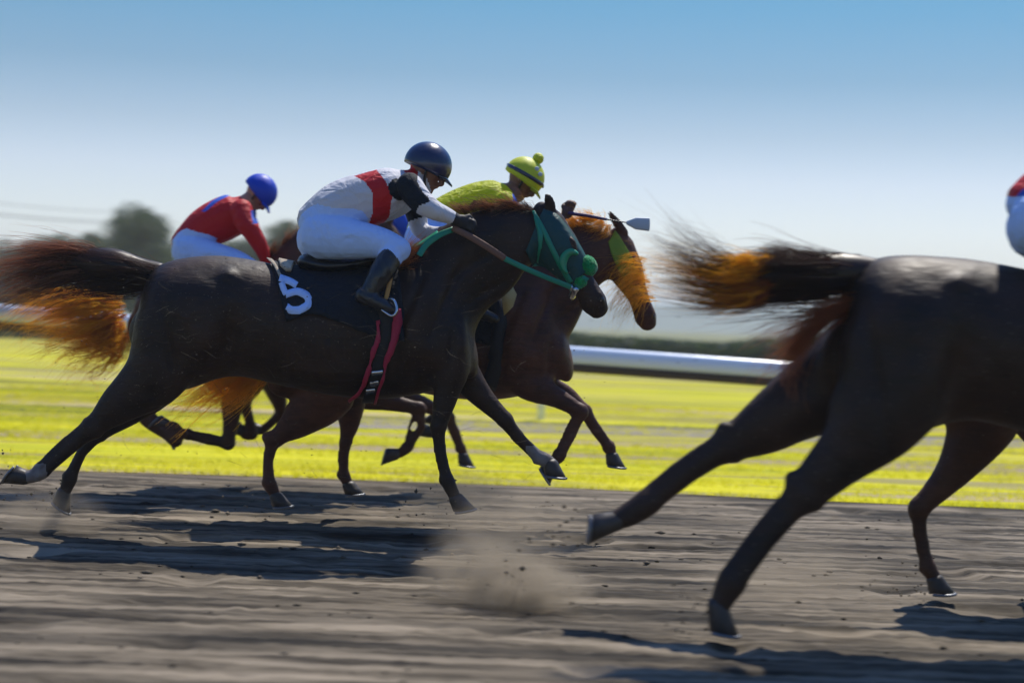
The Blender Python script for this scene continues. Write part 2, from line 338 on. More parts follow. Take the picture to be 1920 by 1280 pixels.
# loose clods lying on the track
mb = MB()
for k in range(520):
    x = rng.uniform(-5, 5); y = 4.2+rng.random()**.8*8; 
    if y > np.interp(x, ex, ey)-.05: continue
    r = rng.uniform(.004, .014)*(1.6 if rng.random() < .08 else 1); z = float(dirt_h(np.array([x]), np.array([y]))[0])-.02
    V = np.array([[1, 0, 0], [-1, 0, 0], [0, 1, 0], [0, -1, 0], [0, 0, 1], [0, 0, -1]])*rng.uniform(.6, 1.3, (6, 1))*[r*1.5, r, r*.7]+[x, y, z+r*.3]
    mb.add(V, T=[[0, 2, 4], [2, 1, 4], [1, 3, 4], [3, 0, 4], [2, 0, 5], [1, 2, 5], [3, 1, 5], [0, 3, 5]])
tag(obj('loose_dirt', mb.mesh('loose_dirt', False), M['dirt']), 'loose crumbs and clods scattered over the dirt track', 'dirt', kind='stuff')

# far ridge
def ridge(name, D, rows, m, depth):
    V = []; 
    for px, py in rows:
        a = P(px, py, D); V += [(a.x, D, -.2), (a.x, D+depth*.3, a.z*.75), (a.x, D+depth*.6, a.z), (a.x, D+depth, -.2)]
    Q = []
    for k in range(len(rows)-1):
        for j in range(3): Q.append([k*4+j, k*4+4+j, k*4+5+j, k*4+1+j])
    return tag(obj(name, mesh_np(name, np.array(V), [np.array(Q)]), m), kind='structure')
M['hill'] = noise_mix('wooded far hill', [(.35, (.05, .075, .06)), (.65, (.11, .14, .1))], .03, (.4, 1, 1.5))
hr = [(x, 572+x*.035-60+7*math.sin(x*.006)+4*math.sin(x*.021+1)) for x in range(-1500, 3600, 60)]
ridge('hills', 900, hr, M['hill'], 300)

# ------------------------------------------------------------------ rail
def rail():
    px = [-900, -300, 200, 640, 1060, 1480, 1900, 2500, 3100]; py = [505, 548, 590, 622, 651, 681, 712, 760, 815]; D = 20.
    pts = [P(a, b, D) for a, b in zip(px, py)]
    root = thing('running_rail', (pts[4].x, D, 0), 'long white plastic running rail along the far side of the grass', 'rail')
    mb = MB(); C = cr_interp([list(p) for p in pts], 4); T = np.gradient(C, axis=0); T /= np.linalg.norm(T, axis=1)[:, None]
    U = np.cross(T, np.tile([0, 1., 0], (len(T), 1))); mb.rings(C-np.array([0, 0, .09]), U*.11, np.tile([0, .09, 0], (len(C), 1)), 24)
    obj('rail_beam', mb.mesh('rail_beam'), M['rail'], root)
    mb = MB(); mb.rings(C-np.array([0, .0, .25]), U*.055, np.tile([0, .05, 0], (len(C), 1)), 12); obj('rail_dark_bar', mb.mesh('rail_dark_bar'), M['bark'], root)  # separate dark bar hung below the white beam
    for x in (-420, -60, 300, 660, 1020, 1515, 1880, 2240):
        z = float(np.interp(x, px, py)); a = P(x, z, D); mb = MB()
        mb.tube([(a.x, D+.35, 0), (a.x, D+.33, (a.z-.2)*.7), (a.x, D+.12, a.z-.17)], [.035, .035, .03], k=5)
        obj('rail_post', mb.mesh('rail_post'), M['rail'], root)
rail()

# ------------------------------------------------------------------ trees
def tree(px, ptop, width, D, label, m, name='tree', group=None, bushy=False):
    c = P(px, ptop, D); base = Vector((c.x, D, -.13)); hgt = c.z+.13; rad = width*D/F/2
    root = thing(name, base, label, 'tree', group)
    mb = MB(); 
    mb.tube([base, base+Vector((.1, 0, hgt*.4)), base+Vector((0, .1, hgt*.8))], [hgt*.035, hgt*.025, hgt*.01], k=3, seg=8)
    for k in range(5):
        a = k*1.3; z0 = hgt*(.25+.1*k); mb.tube([base+Vector((0, 0, z0)), base+Vector((math.cos(a)*rad*.4, math.sin(a)*rad*.4, z0+hgt*.12)), base+Vector((math.cos(a)*rad*.75, math.sin(a)*rad*.75, z0+hgt*.2))], [hgt*.015, hgt*.01, hgt*.004], k=3, seg=6)
    obj('trunk', mb.mesh('trunk'), M['bark'], root)
    nl = 60; cc = []; 
    for k in range(nl):
        a = rng.uniform(0, 6.28); v = rng.uniform(.22 if not bushy else .05, .9); rr = rad*.7*math.sqrt(max(.05, 1-((v-.5)/.52)**2))*rng.random()**.5
        cc.append((base.x+math.cos(a)*rr, base.y+math.sin(a)*rr, hgt*v-.1, rad*rng.uniform(.22, .42)))
    per = 210; Vs = []
    for (x, y, z, r) in cc:
        d = rng.normal(size=(per, 3)); d /= np.linalg.norm(d, axis=1)[:, None]; q = np.array([x, y, z])+d*r*rng.uniform(.5, 1.05, (per, 1))*[1, 1, .8]
        s = rad*.045*rng.uniform(.6, 1.3, (per, 1)); a = rng.normal(size=(per, 3)); a /= np.linalg.norm(a, axis=1)[:, None]; b = np.cross(a, rng.normal(size=(per, 3))); b /= np.linalg.norm(b, axis=1)[:, None]
        Vs.append(np.stack([q-a*s, q+b*s*.7, q+a*s, q-b*s*.7], 1).reshape(-1, 3))
    Vs = np.vstack(Vs); obj('crown', mesh_np('crown', Vs, [np.arange(len(Vs)).reshape(-1, 4)], False), m, root)
tree(265, 378, 175, 85, 'tall round dark tree standing above the low tree line behind the red jockey', M['leaf'])
tree(180, 425, 90, 92, 'medium tree just left of the tall round tree', M['leaf_grey'])
tree(545, 402, 120, 95, 'green tree seen between the red jockey and the rider in white and red', M['leaf_grey'])
lows = [(-120, 462, 190, 'leftmost'), (20, 452, 180, 'second from the left'), (110, 446, 170, 'third from the left'), (370, 440, 180, 'fourth from the left'), (470, 448, 160, 'fifth from the left'), (640, 450, 170, 'sixth from the left'), (800, 470, 190, 'seventh from the left')]
for px, pt, wd_, w_ in lows:
    tree(px, pt, wd_, 100, f'low bushy tree in the row behind the pack, {w_}', M['leaf_grey'], 'low_tree', 'low trees behind the pack', True)
# far hedge along the back of the turf
def hedge(px0, px1, top, D, m, label):
    a, b = P(px0, top, D), P(px1, top, D); root = thing('hedge', ((a.x+b.x)/2, D, -.13), label, 'hedge'); n_ = 14000
    x = rng.uniform(a.x, b.x, n_); zt = (a.z+0*x)*(1+.5*vnoise(x*.35, x*0, 21)); z = rng.random(n_)**.7*(zt+.13)-.13; y = D+rng.uniform(-1, 1, n_)
    q = np.stack([x, y, z], 1); s = .12; c = rng.normal(size=(n_, 3)); c /= np.linalg.norm(c, axis=1)[:, None]; e = np.cross(c, rng.normal(size=(n_, 3))); e /= np.linalg.norm(e, axis=1)[:, None]
    Vs = np.stack([q-c*s, q+e*s*.7, q+c*s, q-e*s*.7], 1).reshape(-1, 3); obj('foliage', mesh_np('foliage', Vs, [np.arange(len(Vs)).reshape(-1, 4)], False), m, root)
hedge(950, 2300, 620, 46, M['leaf'], 'dark clipped hedge behind the white rail on the right')
hedge(-700, 930, 572, 60, M['leaf'], 'long dark hedge behind the turf on the left')

# ------------------------------------------------------------------ hair
def hair(name, D, guides, nstr, m, parent, r0=.0016, jit=.03, seg=14, spread=.05, curl=0., lens=(.5, 1.05), root=.0):
    """guides: list of px polylines [(px,py,dy)...]; strands run between neighbouring guides"""
    Gs = [cr_interp([list(P(p[0], p[1], D+(p[2] if len(p) > 2 else 0))) for p in g], 8) for g in guides]
    Gs = [np.stack([np.interp(np.linspace(0, 1, seg), np.linspace(0, 1, len(g)), g[:, c]) for c in range(3)], 1) for g in Gs]
    Vs = []; K = 3; t = np.linspace(0, 1, seg)[:, None]; nc = max(8, nstr//12); locks = []
    for c_ in range(nc):                             # wavy locks that the strands gather into
        u = rng.random()*(len(Gs)-1); i_ = min(int(u), len(Gs)-2); f = u-i_; g = Gs[i_]*(1-f)+Gs[i_+1]*f; ln = rng.uniform(*lens); st_ = rng.random()*root
        off = rng.normal(0, spread*.35, 3)+rng.normal(0, jit*.9, 3)*t**1.2+np.sin(t*rng.uniform(4, 10)+rng.uniform(0, 6))*rng.normal(0, jit*.5+curl, 3)*t
        off[:, 1] *= 1.3; locks.append((g+off, ln, st_, rng.uniform(.006, .02)*(1+jit*12), rng.uniform(.5, 1.25)))
    for s in range(nstr):
        lk, ln, st_, wd_, rs_ = locks[int(rng.integers(nc))]
        if rng.random() < .12:                       # flyaway
            u = rng.random()*(len(Gs)-1); i_ = min(int(u), len(Gs)-2); f = u-i_; lk = Gs[i_]*(1-f)+Gs[i_+1]*f+rng.normal(0, jit*1.6, 3)*t**1.3; wd_ *= 2
        tt = np.linspace(st_*rng.uniform(.6, 1.2), min(ln*rng.uniform(.75, 1.05), 1.0), seg)
        g = np.stack([np.interp(tt, np.linspace(0, 1, seg), lk[:, c]) for c in range(3)], 1)
        g = g+rng.normal(0, wd_, 3)*(.4+.8*t)+np.sin(t*rng.uniform(5, 12)+rng.uniform(0, 6))*rng.normal(0, jit*.1, 3)
        T = np.gradient(g, axis=0); T /= np.linalg.norm(T, axis=1)[:, None]+1e-9; A = np.cross(T, [.1, 1, .2]); A /= np.linalg.norm(A, axis=1)[:, None]+1e-9; B = np.cross(T, A)
        rr = r0*rs_*rng.uniform(.6, 1.4)*(1-.8*t)
        th = np.array([0, 2.094, 4.189])
        Vs.append((g[:, None, :]+A[:, None, :]*(rr*np.cos(th)[None, :])[:, :, None]+B[:, None, :]*(rr*np.sin(th)[None, :])[:, :, None]).reshape(-1, 3))
    base = np.arange(seg-1)[:, None]*K; j = np.arange(K)[None, :]; q = np.stack([base+j, base+(j+1) % K, base+K+(j+1) % K, base+K+j], -1).reshape(-1, 4)
    Q = (q[None]+np.arange(nstr)[:, None, None]*seg*K).reshape(-1, 4)
    return obj(name, mesh_np(name, np.vstack(Vs), [Q]), m, parent)

# ------------------------------------------------------------------ things wrapped onto a body
class Wrap:
    def __init__(s, me, D, off=Vector((0, 0, 0))):
        s.D = D; s.bvh = BVHTree.FromPolygons([tuple(v.co+off) for v in me.vertices], [tuple(p.vertices) for p in me.polygons])
    def pt(s, px, py, lift):
        t = P(px, py, s.D); d = (t-CAM).normalized(); hit = s.bvh.ray_cast(CAM, d)
        if hit[0] is None:
            hit = s.bvh.find_nearest(t)
            n_ = hit[1]; return hit[0]+n_*lift
        n_ = hit[1]
        if n_.dot(d) > 0: n_ = -n_
        return hit[0]+n_*lift
    def patch(s, A, B, nu, nv, lift=.01, th=.004, free=False):
        """sheet between polyline A and polyline B, resting on the body"""
        A = cr_interp(A, 6); B = cr_interp(B, 6); tt = np.linspace(0, 1, nu)
        A = np.stack([np.interp(tt, np.linspace(0, 1, len(A)), A[:, c]) for c in (0, 1)], 1); B = np.stack([np.interp(tt, np.linspace(0, 1, len(B)), B[:, c]) for c in (0, 1)], 1)
        Vt = []; 
        for i_ in range(nu):
            for j_ in range(nv):
                f = j_/(nv-1); p = A[i_]*(1-f)+B[i_]*f; Vt.append(s.pt(p[0], p[1], lift))
        Vt = np.array(Vt).reshape(nu, nv, 3)
        for _ in range(3):                       # relax
            W_ = Vt.copy(); W_[1:-1, 1:-1] = (Vt[:-2, 1:-1]+Vt[2:, 1:-1]+Vt[1:-1, :-2]+Vt[1:-1, 2:]+2*Vt[1:-1, 1:-1])/6; Vt = W_
        return s.solid(Vt, th)
    def solid(s, Vt, th):
        nu, nv = Vt.shape[:2]; du = np.gradient(Vt, axis=0); dv = np.gradient(Vt, axis=1); nn = np.cross(du, dv); nn /= np.linalg.norm(nn, axis=2)[:, :, None]+1e-9
        if nn[:, :, 1].mean() > 0: nn = -nn
        top = (Vt+nn*th).reshape(-1, 3); bot = Vt.reshape(-1, 3); n_ = nu*nv
        i_ = (np.arange(nu-1)[:, None]*nv+np.arange(nv-1)[None, :]).ravel(); q1 = np.stack([i_, i_+1, i_+nv+1, i_+nv], 1); q2 = q1[:, ::-1]+n_
        ring = [k for k in range(nv)]+[k*nv+nv-1 for k in range(1, nu)]+[(nu-1)*nv+k for k in range(nv-2, -1, -1)]+[k*nv for k in range(nu-2, 0, -1)]
        sd_ = [[ring[k], ring[(k+1) % len(ring)], ring[(k+1) % len(ring)]+n_, ring[k]+n_] for k in range(len(ring))]
        mb = MB(); mb.add(np.vstack([top, bot]), np.vstack([q1, q2, np.array(sd_)])); return mb
    def ribbon(s, path, width, lift=.008, th=.004, step=4, widths=None):
        """path in px, width in px"""
        A = cr_interp(path, 8); d = np.gradient(A, axis=0); d /= np.linalg.norm(d, axis=1)[:, None]+1e-9; nn = np.stack([-d[:, 1], d[:, 0]], 1)
        wv = np.full(len(A), width) if widths is None else np.interp(np.linspace(0, 1, len(A)), np.linspace(0, 1, len(widths)), widths)
        Vt = []
        for a, nrm, w_ in zip(A, nn, wv):
            for f in (-.5, 0, .5): p = a+nrm*f*w_; Vt.append(s.pt(p[0], p[1], lift))
        return s.solid(np.array(Vt).reshape(len(A), 3, 3), th)
def free_ribbon(path3, width, th=.004):
    C = cr_interp([list(p) for p in path3], 6); mb = MB(); T = np.gradient(C, axis=0); T /= np.linalg.norm(T, axis=1)[:, None]; U = np.cross(T, np.tile([0, 1., 0], (len(T), 1)))
    mb.rings(C, U*width/2, np.tile([0, th, 0], (len(C), 1)), 10); return mb

# ------------------------------------------------------------------ horse
HEAD = [(-.06, .05, .06, .05), (.06, .085, .115, .085), (.2, .088, .16, .1), (.34, .09, .158, .1), (.48, .078, .13, .08), (.62, .062, .1, .062), (.74, .056, .084, .056), (.86, .058, .088, .06), (.95, .06, .094, .06), (1.02, .046, .078, .05)]
BUMPS = [(340, 560, 60, 60, 0, .014), (282, 640, 24, 80, -.1, .018), (318, 650, 7, 80, -.15, -.012), (428, 640, 26, 60, .2, -.032), (428, 515, 16, 12, 0, .014), (385, 640, 30, 60, .3, .014),
  (800, 565, 26, 75, .42, .016), (838, 560, 7, 80, .42, -.012), (770, 570, 8, 70, .42, -.01), (792, 655, 34, 30, .3, .018), (748, 640, 10, 70, .1, -.014), (868, 640, 16, 36, .1, .016), (846, 660, 6, 40, .1, -.01),
  (935, 535, 60, 7, -.55, -.01), (900, 450, 70, 18, -.55, .008), (880, 500, 60, 8, -.6, -.008), (1010, 480, 6, 30, .3, -.006), (620, 700, 110, 14, .05, .008), (700, 720, 60, 6, .1, -.006)]
def horse(root_name, label, D, k, cx, cy, poll, muzzle, legs, coat, neck=None, headlen=None, socks=(), hoofmat='hoof', ears=True, ear_px=None, croup=0, muscle=1.0, voxel=.013):
    """k = px scale against the 340 px/m template; (cx,cy) picture place of template point (555,605)"""
    t = lambda x, y: (cx+(x-555)*k, cy+(y-605)*k)
    g = P(*t(555, 605), D); root = thing(root_name, (g.x, D, 0), label, 'horse', 'galloping racehorses')
    s = 340*k/(F/D)                                 # metres scale of this horse
    mb = MB()
    rows = []
    for (x, a, b, w_) in [(262, 580, 660, .07), (276, 528, 705, .17), (305, 494, 735, .26), (355, 481, 730, .285), (405, 478, 712, .29), (450, 482, 706, .285), (505, 492, 718, .29), (560, 503, 730, .3), (620, 508, 741, .305), (690, 503, 748, .3), (745, 490, 746, .28), (795, 478, 738, .25), (840, 508, 728, .22), (862, 580, 700, .16)]:
        p, q = t(x, a-croup*max(0, 405-x)/143), t(x, b); rows.append((*p, *q, w_*s))
    mb.pairs(D, rows, 4, 32)
    nk = neck or [(735, 488, 812, 690, .16), (790, 452, 876, 672, .17), (835, 418, 895, 612, .135), (885, 397, 917, 578, .11), (940, 389, 945, 556, .095), (985, 392, 968, 532, .085), (1012, 402, 985, 505, .075)]
    rows = []
    for r in nk:
        p, q = (t(r[0], r[1]), t(r[2], r[3])) if not neck else ((r[0], r[1]), (r[2], r[3])); rows.append((*p, *q, r[4]*s))
    mb.pairs(D, rows, 5, 26)
    pv, mv = P(*poll, D), P(*muzzle, D); ax = mv-pv; hl = ax.length; ax.normalize(); up = ax.cross(Vector((0, 1, 0))); 
    if up.z < 0: up = -up
    sc = hl/.6
    A = cr_interp([[*(pv+ax*hl*h[0]+up*(h[1]-h[2])/2*sc), *(up*(h[1]+h[2])/2*sc), h[3]*sc] for h in HEAD], 4)
    mb.rings(A[:, :3], A[:, 3:6], np.stack([0*A[:, 6], A[:, 6], 0*A[:, 6]], 1), 22)
    hp = lambda a, b, y=0: pv+ax*hl*a+up*b*sc+Vector((0, y*sc, 0))
    for sy in (-1, 1):
        mb.tube([hp(.3, .045, sy*.07), hp(.36, .05, sy*.085), hp(.42, .04, sy*.075)], [.02*sc]*3, k=3)       # brow
        mb.tube([hp(.4, -.01, sy*.085), hp(.6, 0, sy*.062)], [.014*sc, .01*sc], k=3)                        # cheek crest
        mb.tube([hp(.9, .03, sy*.035), hp(.97, .022, sy*.042)], [.022*sc, .02*sc], k=2)                     # nostril wing
        mb.ball(hp(.2, -.065, sy*.055), ax*.075*sc, Vector((0, .045*sc, 0)), up*.08*sc)                      # jowl
    mb.ball(hp(.93, -.065), ax*.035*sc, Vector((0, .03*sc, 0)), up*.02*sc)
    # ears
    if ears:
        b0 = hp(-.02, .055); tip = P(*ear_px, D) if ear_px else hp(-.2, .13)
        for sy in (-1, 1):
            o = Vector((0, sy*.045*sc, 0)); mid = (b0+tip)/2
            mb.tube([b0+o, b0*.6+tip*.4+o*1.3, b0*.25+tip*.75+o*1.5, tip+o*1.6], [.026*sc, .03*sc, .022*sc, .005], [.018*sc, .02*sc, .014*sc, .004], k=4, seg=10)
    # muscles
    for (x, y, dy, a, b, c, rot) in [(335, 610, .14, .2, .12, .26, .2), (300, 680, .15, .14, .09, .2, .5), (820, 610, .11, .12, .09, .22, -.3), (826, 660, .1, .09, .08, .1, 0)]:
        for sy in (-1, 1):
            m_ = Matrix.Rotation(rot, 3, 'Y'); p = P(*t(x, y), D+sy*dy*s)
            mb.ball(p, m_@Vector((a*s, 0, 0)), Vector((0, b*s, 0)), m_@Vector((0, 0, c*s)))
    hooves = []
    for lg in legs:
        rows_ = list(lg['r']); h_ = lg['hoof']; rows_.append((h_[0]*.6+h_[2]*.4, h_[1]*.6+h_[3]*.4, rows_[-1][2], .034*s**.5, .034*s**.5)); rows_[-2] = (*rows_[-2][:3], rows_[-2][3]*1.12)
        lg['r'] = rows_
        if len(rows_) >= 7:                             # crisp knees, hocks and fetlocks: pinch the limb just beside each joint
            f5 = lambda r: (*r[:4], r[4] if len(r) > 4 else r[3]*.85)
            r_ = [f5(q) for q in rows_]; mixr = lambda a, b, t_, kr: tuple(a[c]*(1-t_)+b[c]*t_ for c in range(3))+(kr*min(a[3], b[3]), kr*min(a[4], b[4]))
            rows_ = r_[:-5]+[mixr(r_[-5], r_[-4], 0, 1)] if False else r_[:-4]+[mixr(r_[-5] if len(r_) > 5 else r_[-4], r_[-4], .72, 1.0)]*0+r_[-4:]
            kn = len(rows_)-5; a_, b_, c_, d_ = rows_[kn-1], rows_[kn], rows_[kn+1], rows_[kn+2]
            rows_ = rows_[:kn]+[mixr(a_, b_, .74, .97), b_, mixr(b_, c_, .3, 1.0), mixr(b_, c_, .75, .88), (*c_[:3], c_[3]*.86, c_[4]*.86), mixr(c_, d_, .7, .9)]+rows_[kn+2:]
        mb.limb(D, [(r[0], r[1], r[2], r[3], (r[4] if len(r) > 4 else r[3]*.85)) for r in rows_], 5, 16)
        q_ = [Vector(P(r[0], r[1], D+r[2])) for r in rows_]            # flexor tendon and sesamoid behind each cannon
        rows_ = lg['r'][:-1]; q_ = [Vector(P(r[0], r[1], D+r[2])) for r in rows_]
        for ci in (-3,) if len(rows_) > 5 else ():
            a_, b_ = q_[ci-1], q_[ci+1] if ci+1 < 0 else q_[-1]; a_, b_ = q_[-4] if len(q_) > 6 else q_[-3], q_[-2]
            d_ = (b_-a_).normalized(); bk = Vector((d_.z, 0, -d_.x)).normalized(); ra_ = rows_[-3][3]
            mb.tube([a_+bk*ra_*.9, (a_+b_)/2+bk*ra_*.95, b_+bk*ra_*.7], [ra_*.42]*3, k=4, seg=10)
            mb.ball(b_+bk*rows_[-2][3]*.6, Vector((.026, 0, 0)), Vector((0, .026, 0)), Vector((0, 0, .028)))
        hk = lg.get('hock')
        if hk: mb.limb(D, [(*hk[0], rows_[0][2], .045), (hk[0][0]*.4+hk[1][0]*.6, hk[0][1]*.4+hk[1][1]*.6, rows_[0][2], .036)], 3)
        hooves.append(lg)
    # tail dock
    if root_name: 
        p = t(283, 503); mb.limb(D, [(*t(300, 515), 0, .06*s), (*t(270, 512), 0, .045*s), (*t(230, 500), 0, .032*s), (*t(190, 492), 0, .022*s)], 4)
    me = mb.blend('body', voxel, 4, .5)
    ed_ = np.empty(len(me.edges)*2, np.int32); me.edges.foreach_get('vertices', ed_); ed_ = ed_.reshape(-1, 2); co = coords(me).astype(float)
    X_, Y_ = proj(co); X_ = (X_-cx)/k+555; Y_ = (Y_-cy)/k+605; wt_ = np.clip((X_-190)/20, 0, 1)*np.clip((900-X_)/40, 0, 1)*np.clip((755-Y_)/25, 0, 1); wt_ = (wt_*.6)[:, None]
    cnt_ = np.bincount(ed_.ravel(), minlength=len(co))[:, None]
    for _ in range(26):                              # melt limbs and trunk into one another
        sm_ = np.stack([np.bincount(ed_[:, 0], co[ed_[:, 1], c], len(co))+np.bincount(ed_[:, 1], co[ed_[:, 0], c], len(co)) for c in range(3)], 1)/cnt_; co += (sm_-co)*wt_
    me.vertices.foreach_set('co', co.astype(np.float32).ravel()); me.update()
    # muscle relief: soft swellings and grooves of the flanks, in template units
    co = coords(me); nr_ = np.empty(len(me.vertices)*3, np.float32); me.vertices.foreach_get('normal', nr_); nr_ = nr_.reshape(-1, 3)
    X_, Y_ = proj(co); X_ = (X_-cx)/k+555; Y_ = (Y_-cy)/k+605; side = np.clip(np.abs(nr_[:, 1])*1.4-.2, 0, 1); disp = np.zeros(len(co))
    for (bx_, by_, rx_, ry_, ro_, am_) in BUMPS:
        u_ = (X_-bx_)*math.cos(ro_)+(Y_-by_)*math.sin(ro_); v_ = -(X_-bx_)*math.sin(ro_)+(Y_-by_)*math.cos(ro_); disp += am_*np.exp(-(u_/rx_)**2-(v_/ry_)**2)
    for q in range(9): disp += -.0035*np.exp(-((X_-(520+q*24)-(Y_-620)*.12)/5)**2-((Y_-640)/70)**2)
    disp += .006*vnoise(X_*.02+5, Y_*.02+9, 31)+.0025*vnoise(X_*.06, Y_*.06, 32)
    co = co+nr_*(disp*side*s*1.7)[:, None]; me.vertices.foreach_set('co', co.astype(np.float32).ravel()); me.update()
    wrap = Wrap(me, D)
    if socks:
        x, y = proj(face_centres(me)); idx = np.zeros(len(me.polygons), np.int32)
        for pl in socks: idx[in_poly(x, y, pl)] = 1
        me.polygons.foreach_set('material_index', idx)
    body = obj('body', me, [M[coat], M['sock']], root)
    for lg in hooves:                           # hoof: flaring block with a flat sole
        a, b, y = lg['hoof'][0:2], lg['hoof'][2:4], lg['r'][-1][2]
        A_, B_ = P(*a, D+y), P(*b, D+y); d = B_-A_; ln = max(d.length, .07); d.normalize(); toe = lg.get('toe', 1)
        sd_ = d.cross(Vector((0, 1, 0))).normalized(); m2 = MB()
        C, U, W_ = [], [], []
        for f, fw, ww in ((-.2, .03, .03), (.0, .04, .04), (.12, .042, .042), (.5, .049, .048), (.97, .058, .055), (1.0, .052, .05)):
            C.append(A_+d*ln*f+sd_*(.016*f)); U.append(sd_*fw*s**.5+d*.016*max(0, f)); W_.append(Vector((0, ww*s**.5, 0)))
        m2.rings(C, U, W_, 18, cap=False); ho = obj('hoof', m2.mesh('hoof'), M[hoofmat], root)
        m2 = MB(); m2.tube([C[-2]+d*.008+U[-2]*math.cos(th_)+W_[-2]*math.sin(th_) for th_ in np.linspace(-2.5, 2.5, 15)], [.007]*15, [.009]*15, k=2, seg=8); obj('horseshoe', m2.mesh('horseshoe'), M['shoe'], ho)
    for sy in (-1, 1):
        m2 = MB(); e = hp(.375, .032, sy*.078); m2.ball(e, ax*.026*sc, Vector((0, .02*sc, 0)), up*.02*sc); obj('eye', m2.mesh('eye'), M['eye'], root)
        m2 = MB(); e = hp(.955, .03, sy*.052); m2.ball(e, ax*.018*sc, Vector((0, .008*sc, 0)), up*.011*sc); obj('nostril', m2.mesh('nostril'), M['black'], root)
    return root, body, wrap, t, hp, s

def lg(rows, hoof, hock=None, toe=1): return dict(r=rows, hoof=hoof, hock=hock, toe=toe)
# ---- A: the near black horse
A_D = 8.8
A_legs = [
 lg([(328, 620, -.13, .23, .13), (294, 698, -.14, .185, .12), (230, 752, -.14, .12, .08), (172, 803, -.14, .07, .053), (120, 848, -.14, .046, .04), (78, 883, -.14, .047), (58, 893, -.14, .034)], (50, 896, 22, 884), ((172, 800), (150, 806)), -1),
 lg([(330, 640, .13, .19, .12), (290, 720, .13, .14, .1), (238, 772, .13, .085, .06), (182, 815, .13, .055, .045), (152, 850, .13, .036), (132, 895, .13, .042), (124, 915, .13, .032)], (120, 922, 110, 948), None, -1),
 lg([(825, 620, -.14, .15, .1), (845, 690, -.14, .11, .08), (835, 745, -.14, .07, .055), (822, 802, -.14, .05, .045), (828, 850, -.14, .034), (838, 898, -.14, .041), (850, 925, -.14, .031)], (854, 932, 866, 958)),
 lg([(835, 640, .12, .13, .1), (868, 700, .12, .1, .08), (905, 745, .12, .066, .055), (948, 788, .12, .05, .045), (982, 828, .12, .036), (1012, 857, .12, .042), (1030, 866, .12, .034)], (1032, 866, 1036, 893)),
]
hA, bA, wA, tA, hpA, sA = horse('racehorse', 'near black horse with green bridle and hood, under the jockey in white and red', A_D, 1.0, 555, 605, (1022, 404), (1124, 574), A_legs, 'coat_black',
    socks=[[(985, 835), (1060, 835), (1060, 900), (1000, 900)], [(40, 870), (88, 868), (88, 910), (40, 910)]], ear_px=(1022, 362))
# ---- B: bay with the yellow rider
B_D = 9.75
B_legs = [
 lg([(950, 660, -.12, .16, .1), (985, 715, -.13, .11, .08), (1040, 742, -.13, .07, .055), (1090, 772, -.13, .05, .045), (1072, 815, -.13, .034), (1050, 853, -.13, .041), (1038, 866, -.13, .03)], (1036, 868, 1018, 888), None, -1),
 lg([(960, 660, .12, .15, .1), (1000, 712, .12, .1, .08), (1055, 736, .12, .065, .05), (1098, 772, .12, .048, .043), (1122, 806, .12, .034), (1142, 836, .12, .041), (1146, 850, .12, .03)], (1147, 852, 1150, 874)),
 lg([(570, 650, -.13, .24, .13), (615, 725, -.14, .19, .12), (565, 783, -.14, .12, .08), (512, 826, -.14, .062, .05), (503, 865, -.14, .038), (505, 905, -.14, .045), (515, 925, -.14, .032)], (517, 928, 525, 950), ((512, 822), (494, 818))),
 lg([(590, 650, .13, .2, .12), (650, 730, .13, .12, .1), (655, 790, .13, .07, .05), (648, 830, .13, .045, .04), (646, 860, .13, .034), (645, 890, .13, .04), (652, 905, .13, .03)], (653, 907, 660, 927)),
]
B_neck = [(905, 500, 965, 640, .15), (950, 478, 1040, 680, .17), (990, 452, 1064, 640, .135), (1030, 430, 1085, 600, .11), (1075, 416, 1098, 570, .095), (1118, 420, 1110, 550, .085), (1150, 436, 1130, 530, .075)]
hB, bB, wB, tB, hpB, sB = horse('racehorse', 'dark bay horse behind the green hooded one, ridden by the jockey in yellow', B_D, .89, 771, 623, (1160, 448), (1218, 602), B_legs, 'coat_dark', neck=B_neck, ear_px=(1141, 397))
# ---- C: bay under the red jockey
C_D = 11.0
C_legs = [
 lg([(640, 670, -.12, .16, .1), (665, 735, -.12, .1, .08), (725, 752, -.12, .066, .05), (788, 766, -.12, .048, .04), (790, 800, -.12, .034), (765, 838, -.12, .04), (748, 850, -.12, .03)], (745, 851, 722, 851), None, -1),
 lg([(650, 680, .12, .15, .1), (700, 735, .12, .1, .08), (780, 752, .12, .06, .05), (842, 782, .12, .046, .04), (857, 812, .12, .032), (864, 838, .12, .038), (868, 850, .12, .03)], (868, 852, 870, 872)),
 lg([(300, 640, -.12, .2, .12), (285, 715, -.12, .13, .1), (272, 775, -.12, .07, .05), (330, 825, -.12, .052, .045), (345, 812, -.12, .034), (325, 800, -.12, .04), (315, 797, -.12, .03)], (312, 796, 298, 788), None, -1),
 lg([(350, 640, .12, .2, .12), (430, 715, .12, .12, .1), (434, 775, .12, .07, .05), (428, 832, .12, .05, .045), (388, 826, .12, .034), (352, 815, .12, .04), (342, 812, .12, .03)], (340, 812, 322, 822), None, -1),
]
hC, bC, wC, tC, hpC, sC = horse('racehorse', 'dark brown horse farthest left, under the jockey in red', C_D, .74, 470, 598, (722, 428), (785, 540), C_legs, 'coat_bay', neck=[(492, 494, 600, 650, .15), (520, 466, 640, 640, .17), (560, 428, 655, 590, .135), (610, 410, 670, 540, .11), (660, 406, 680, 510, .095), (702, 414, 695, 490, .08)])
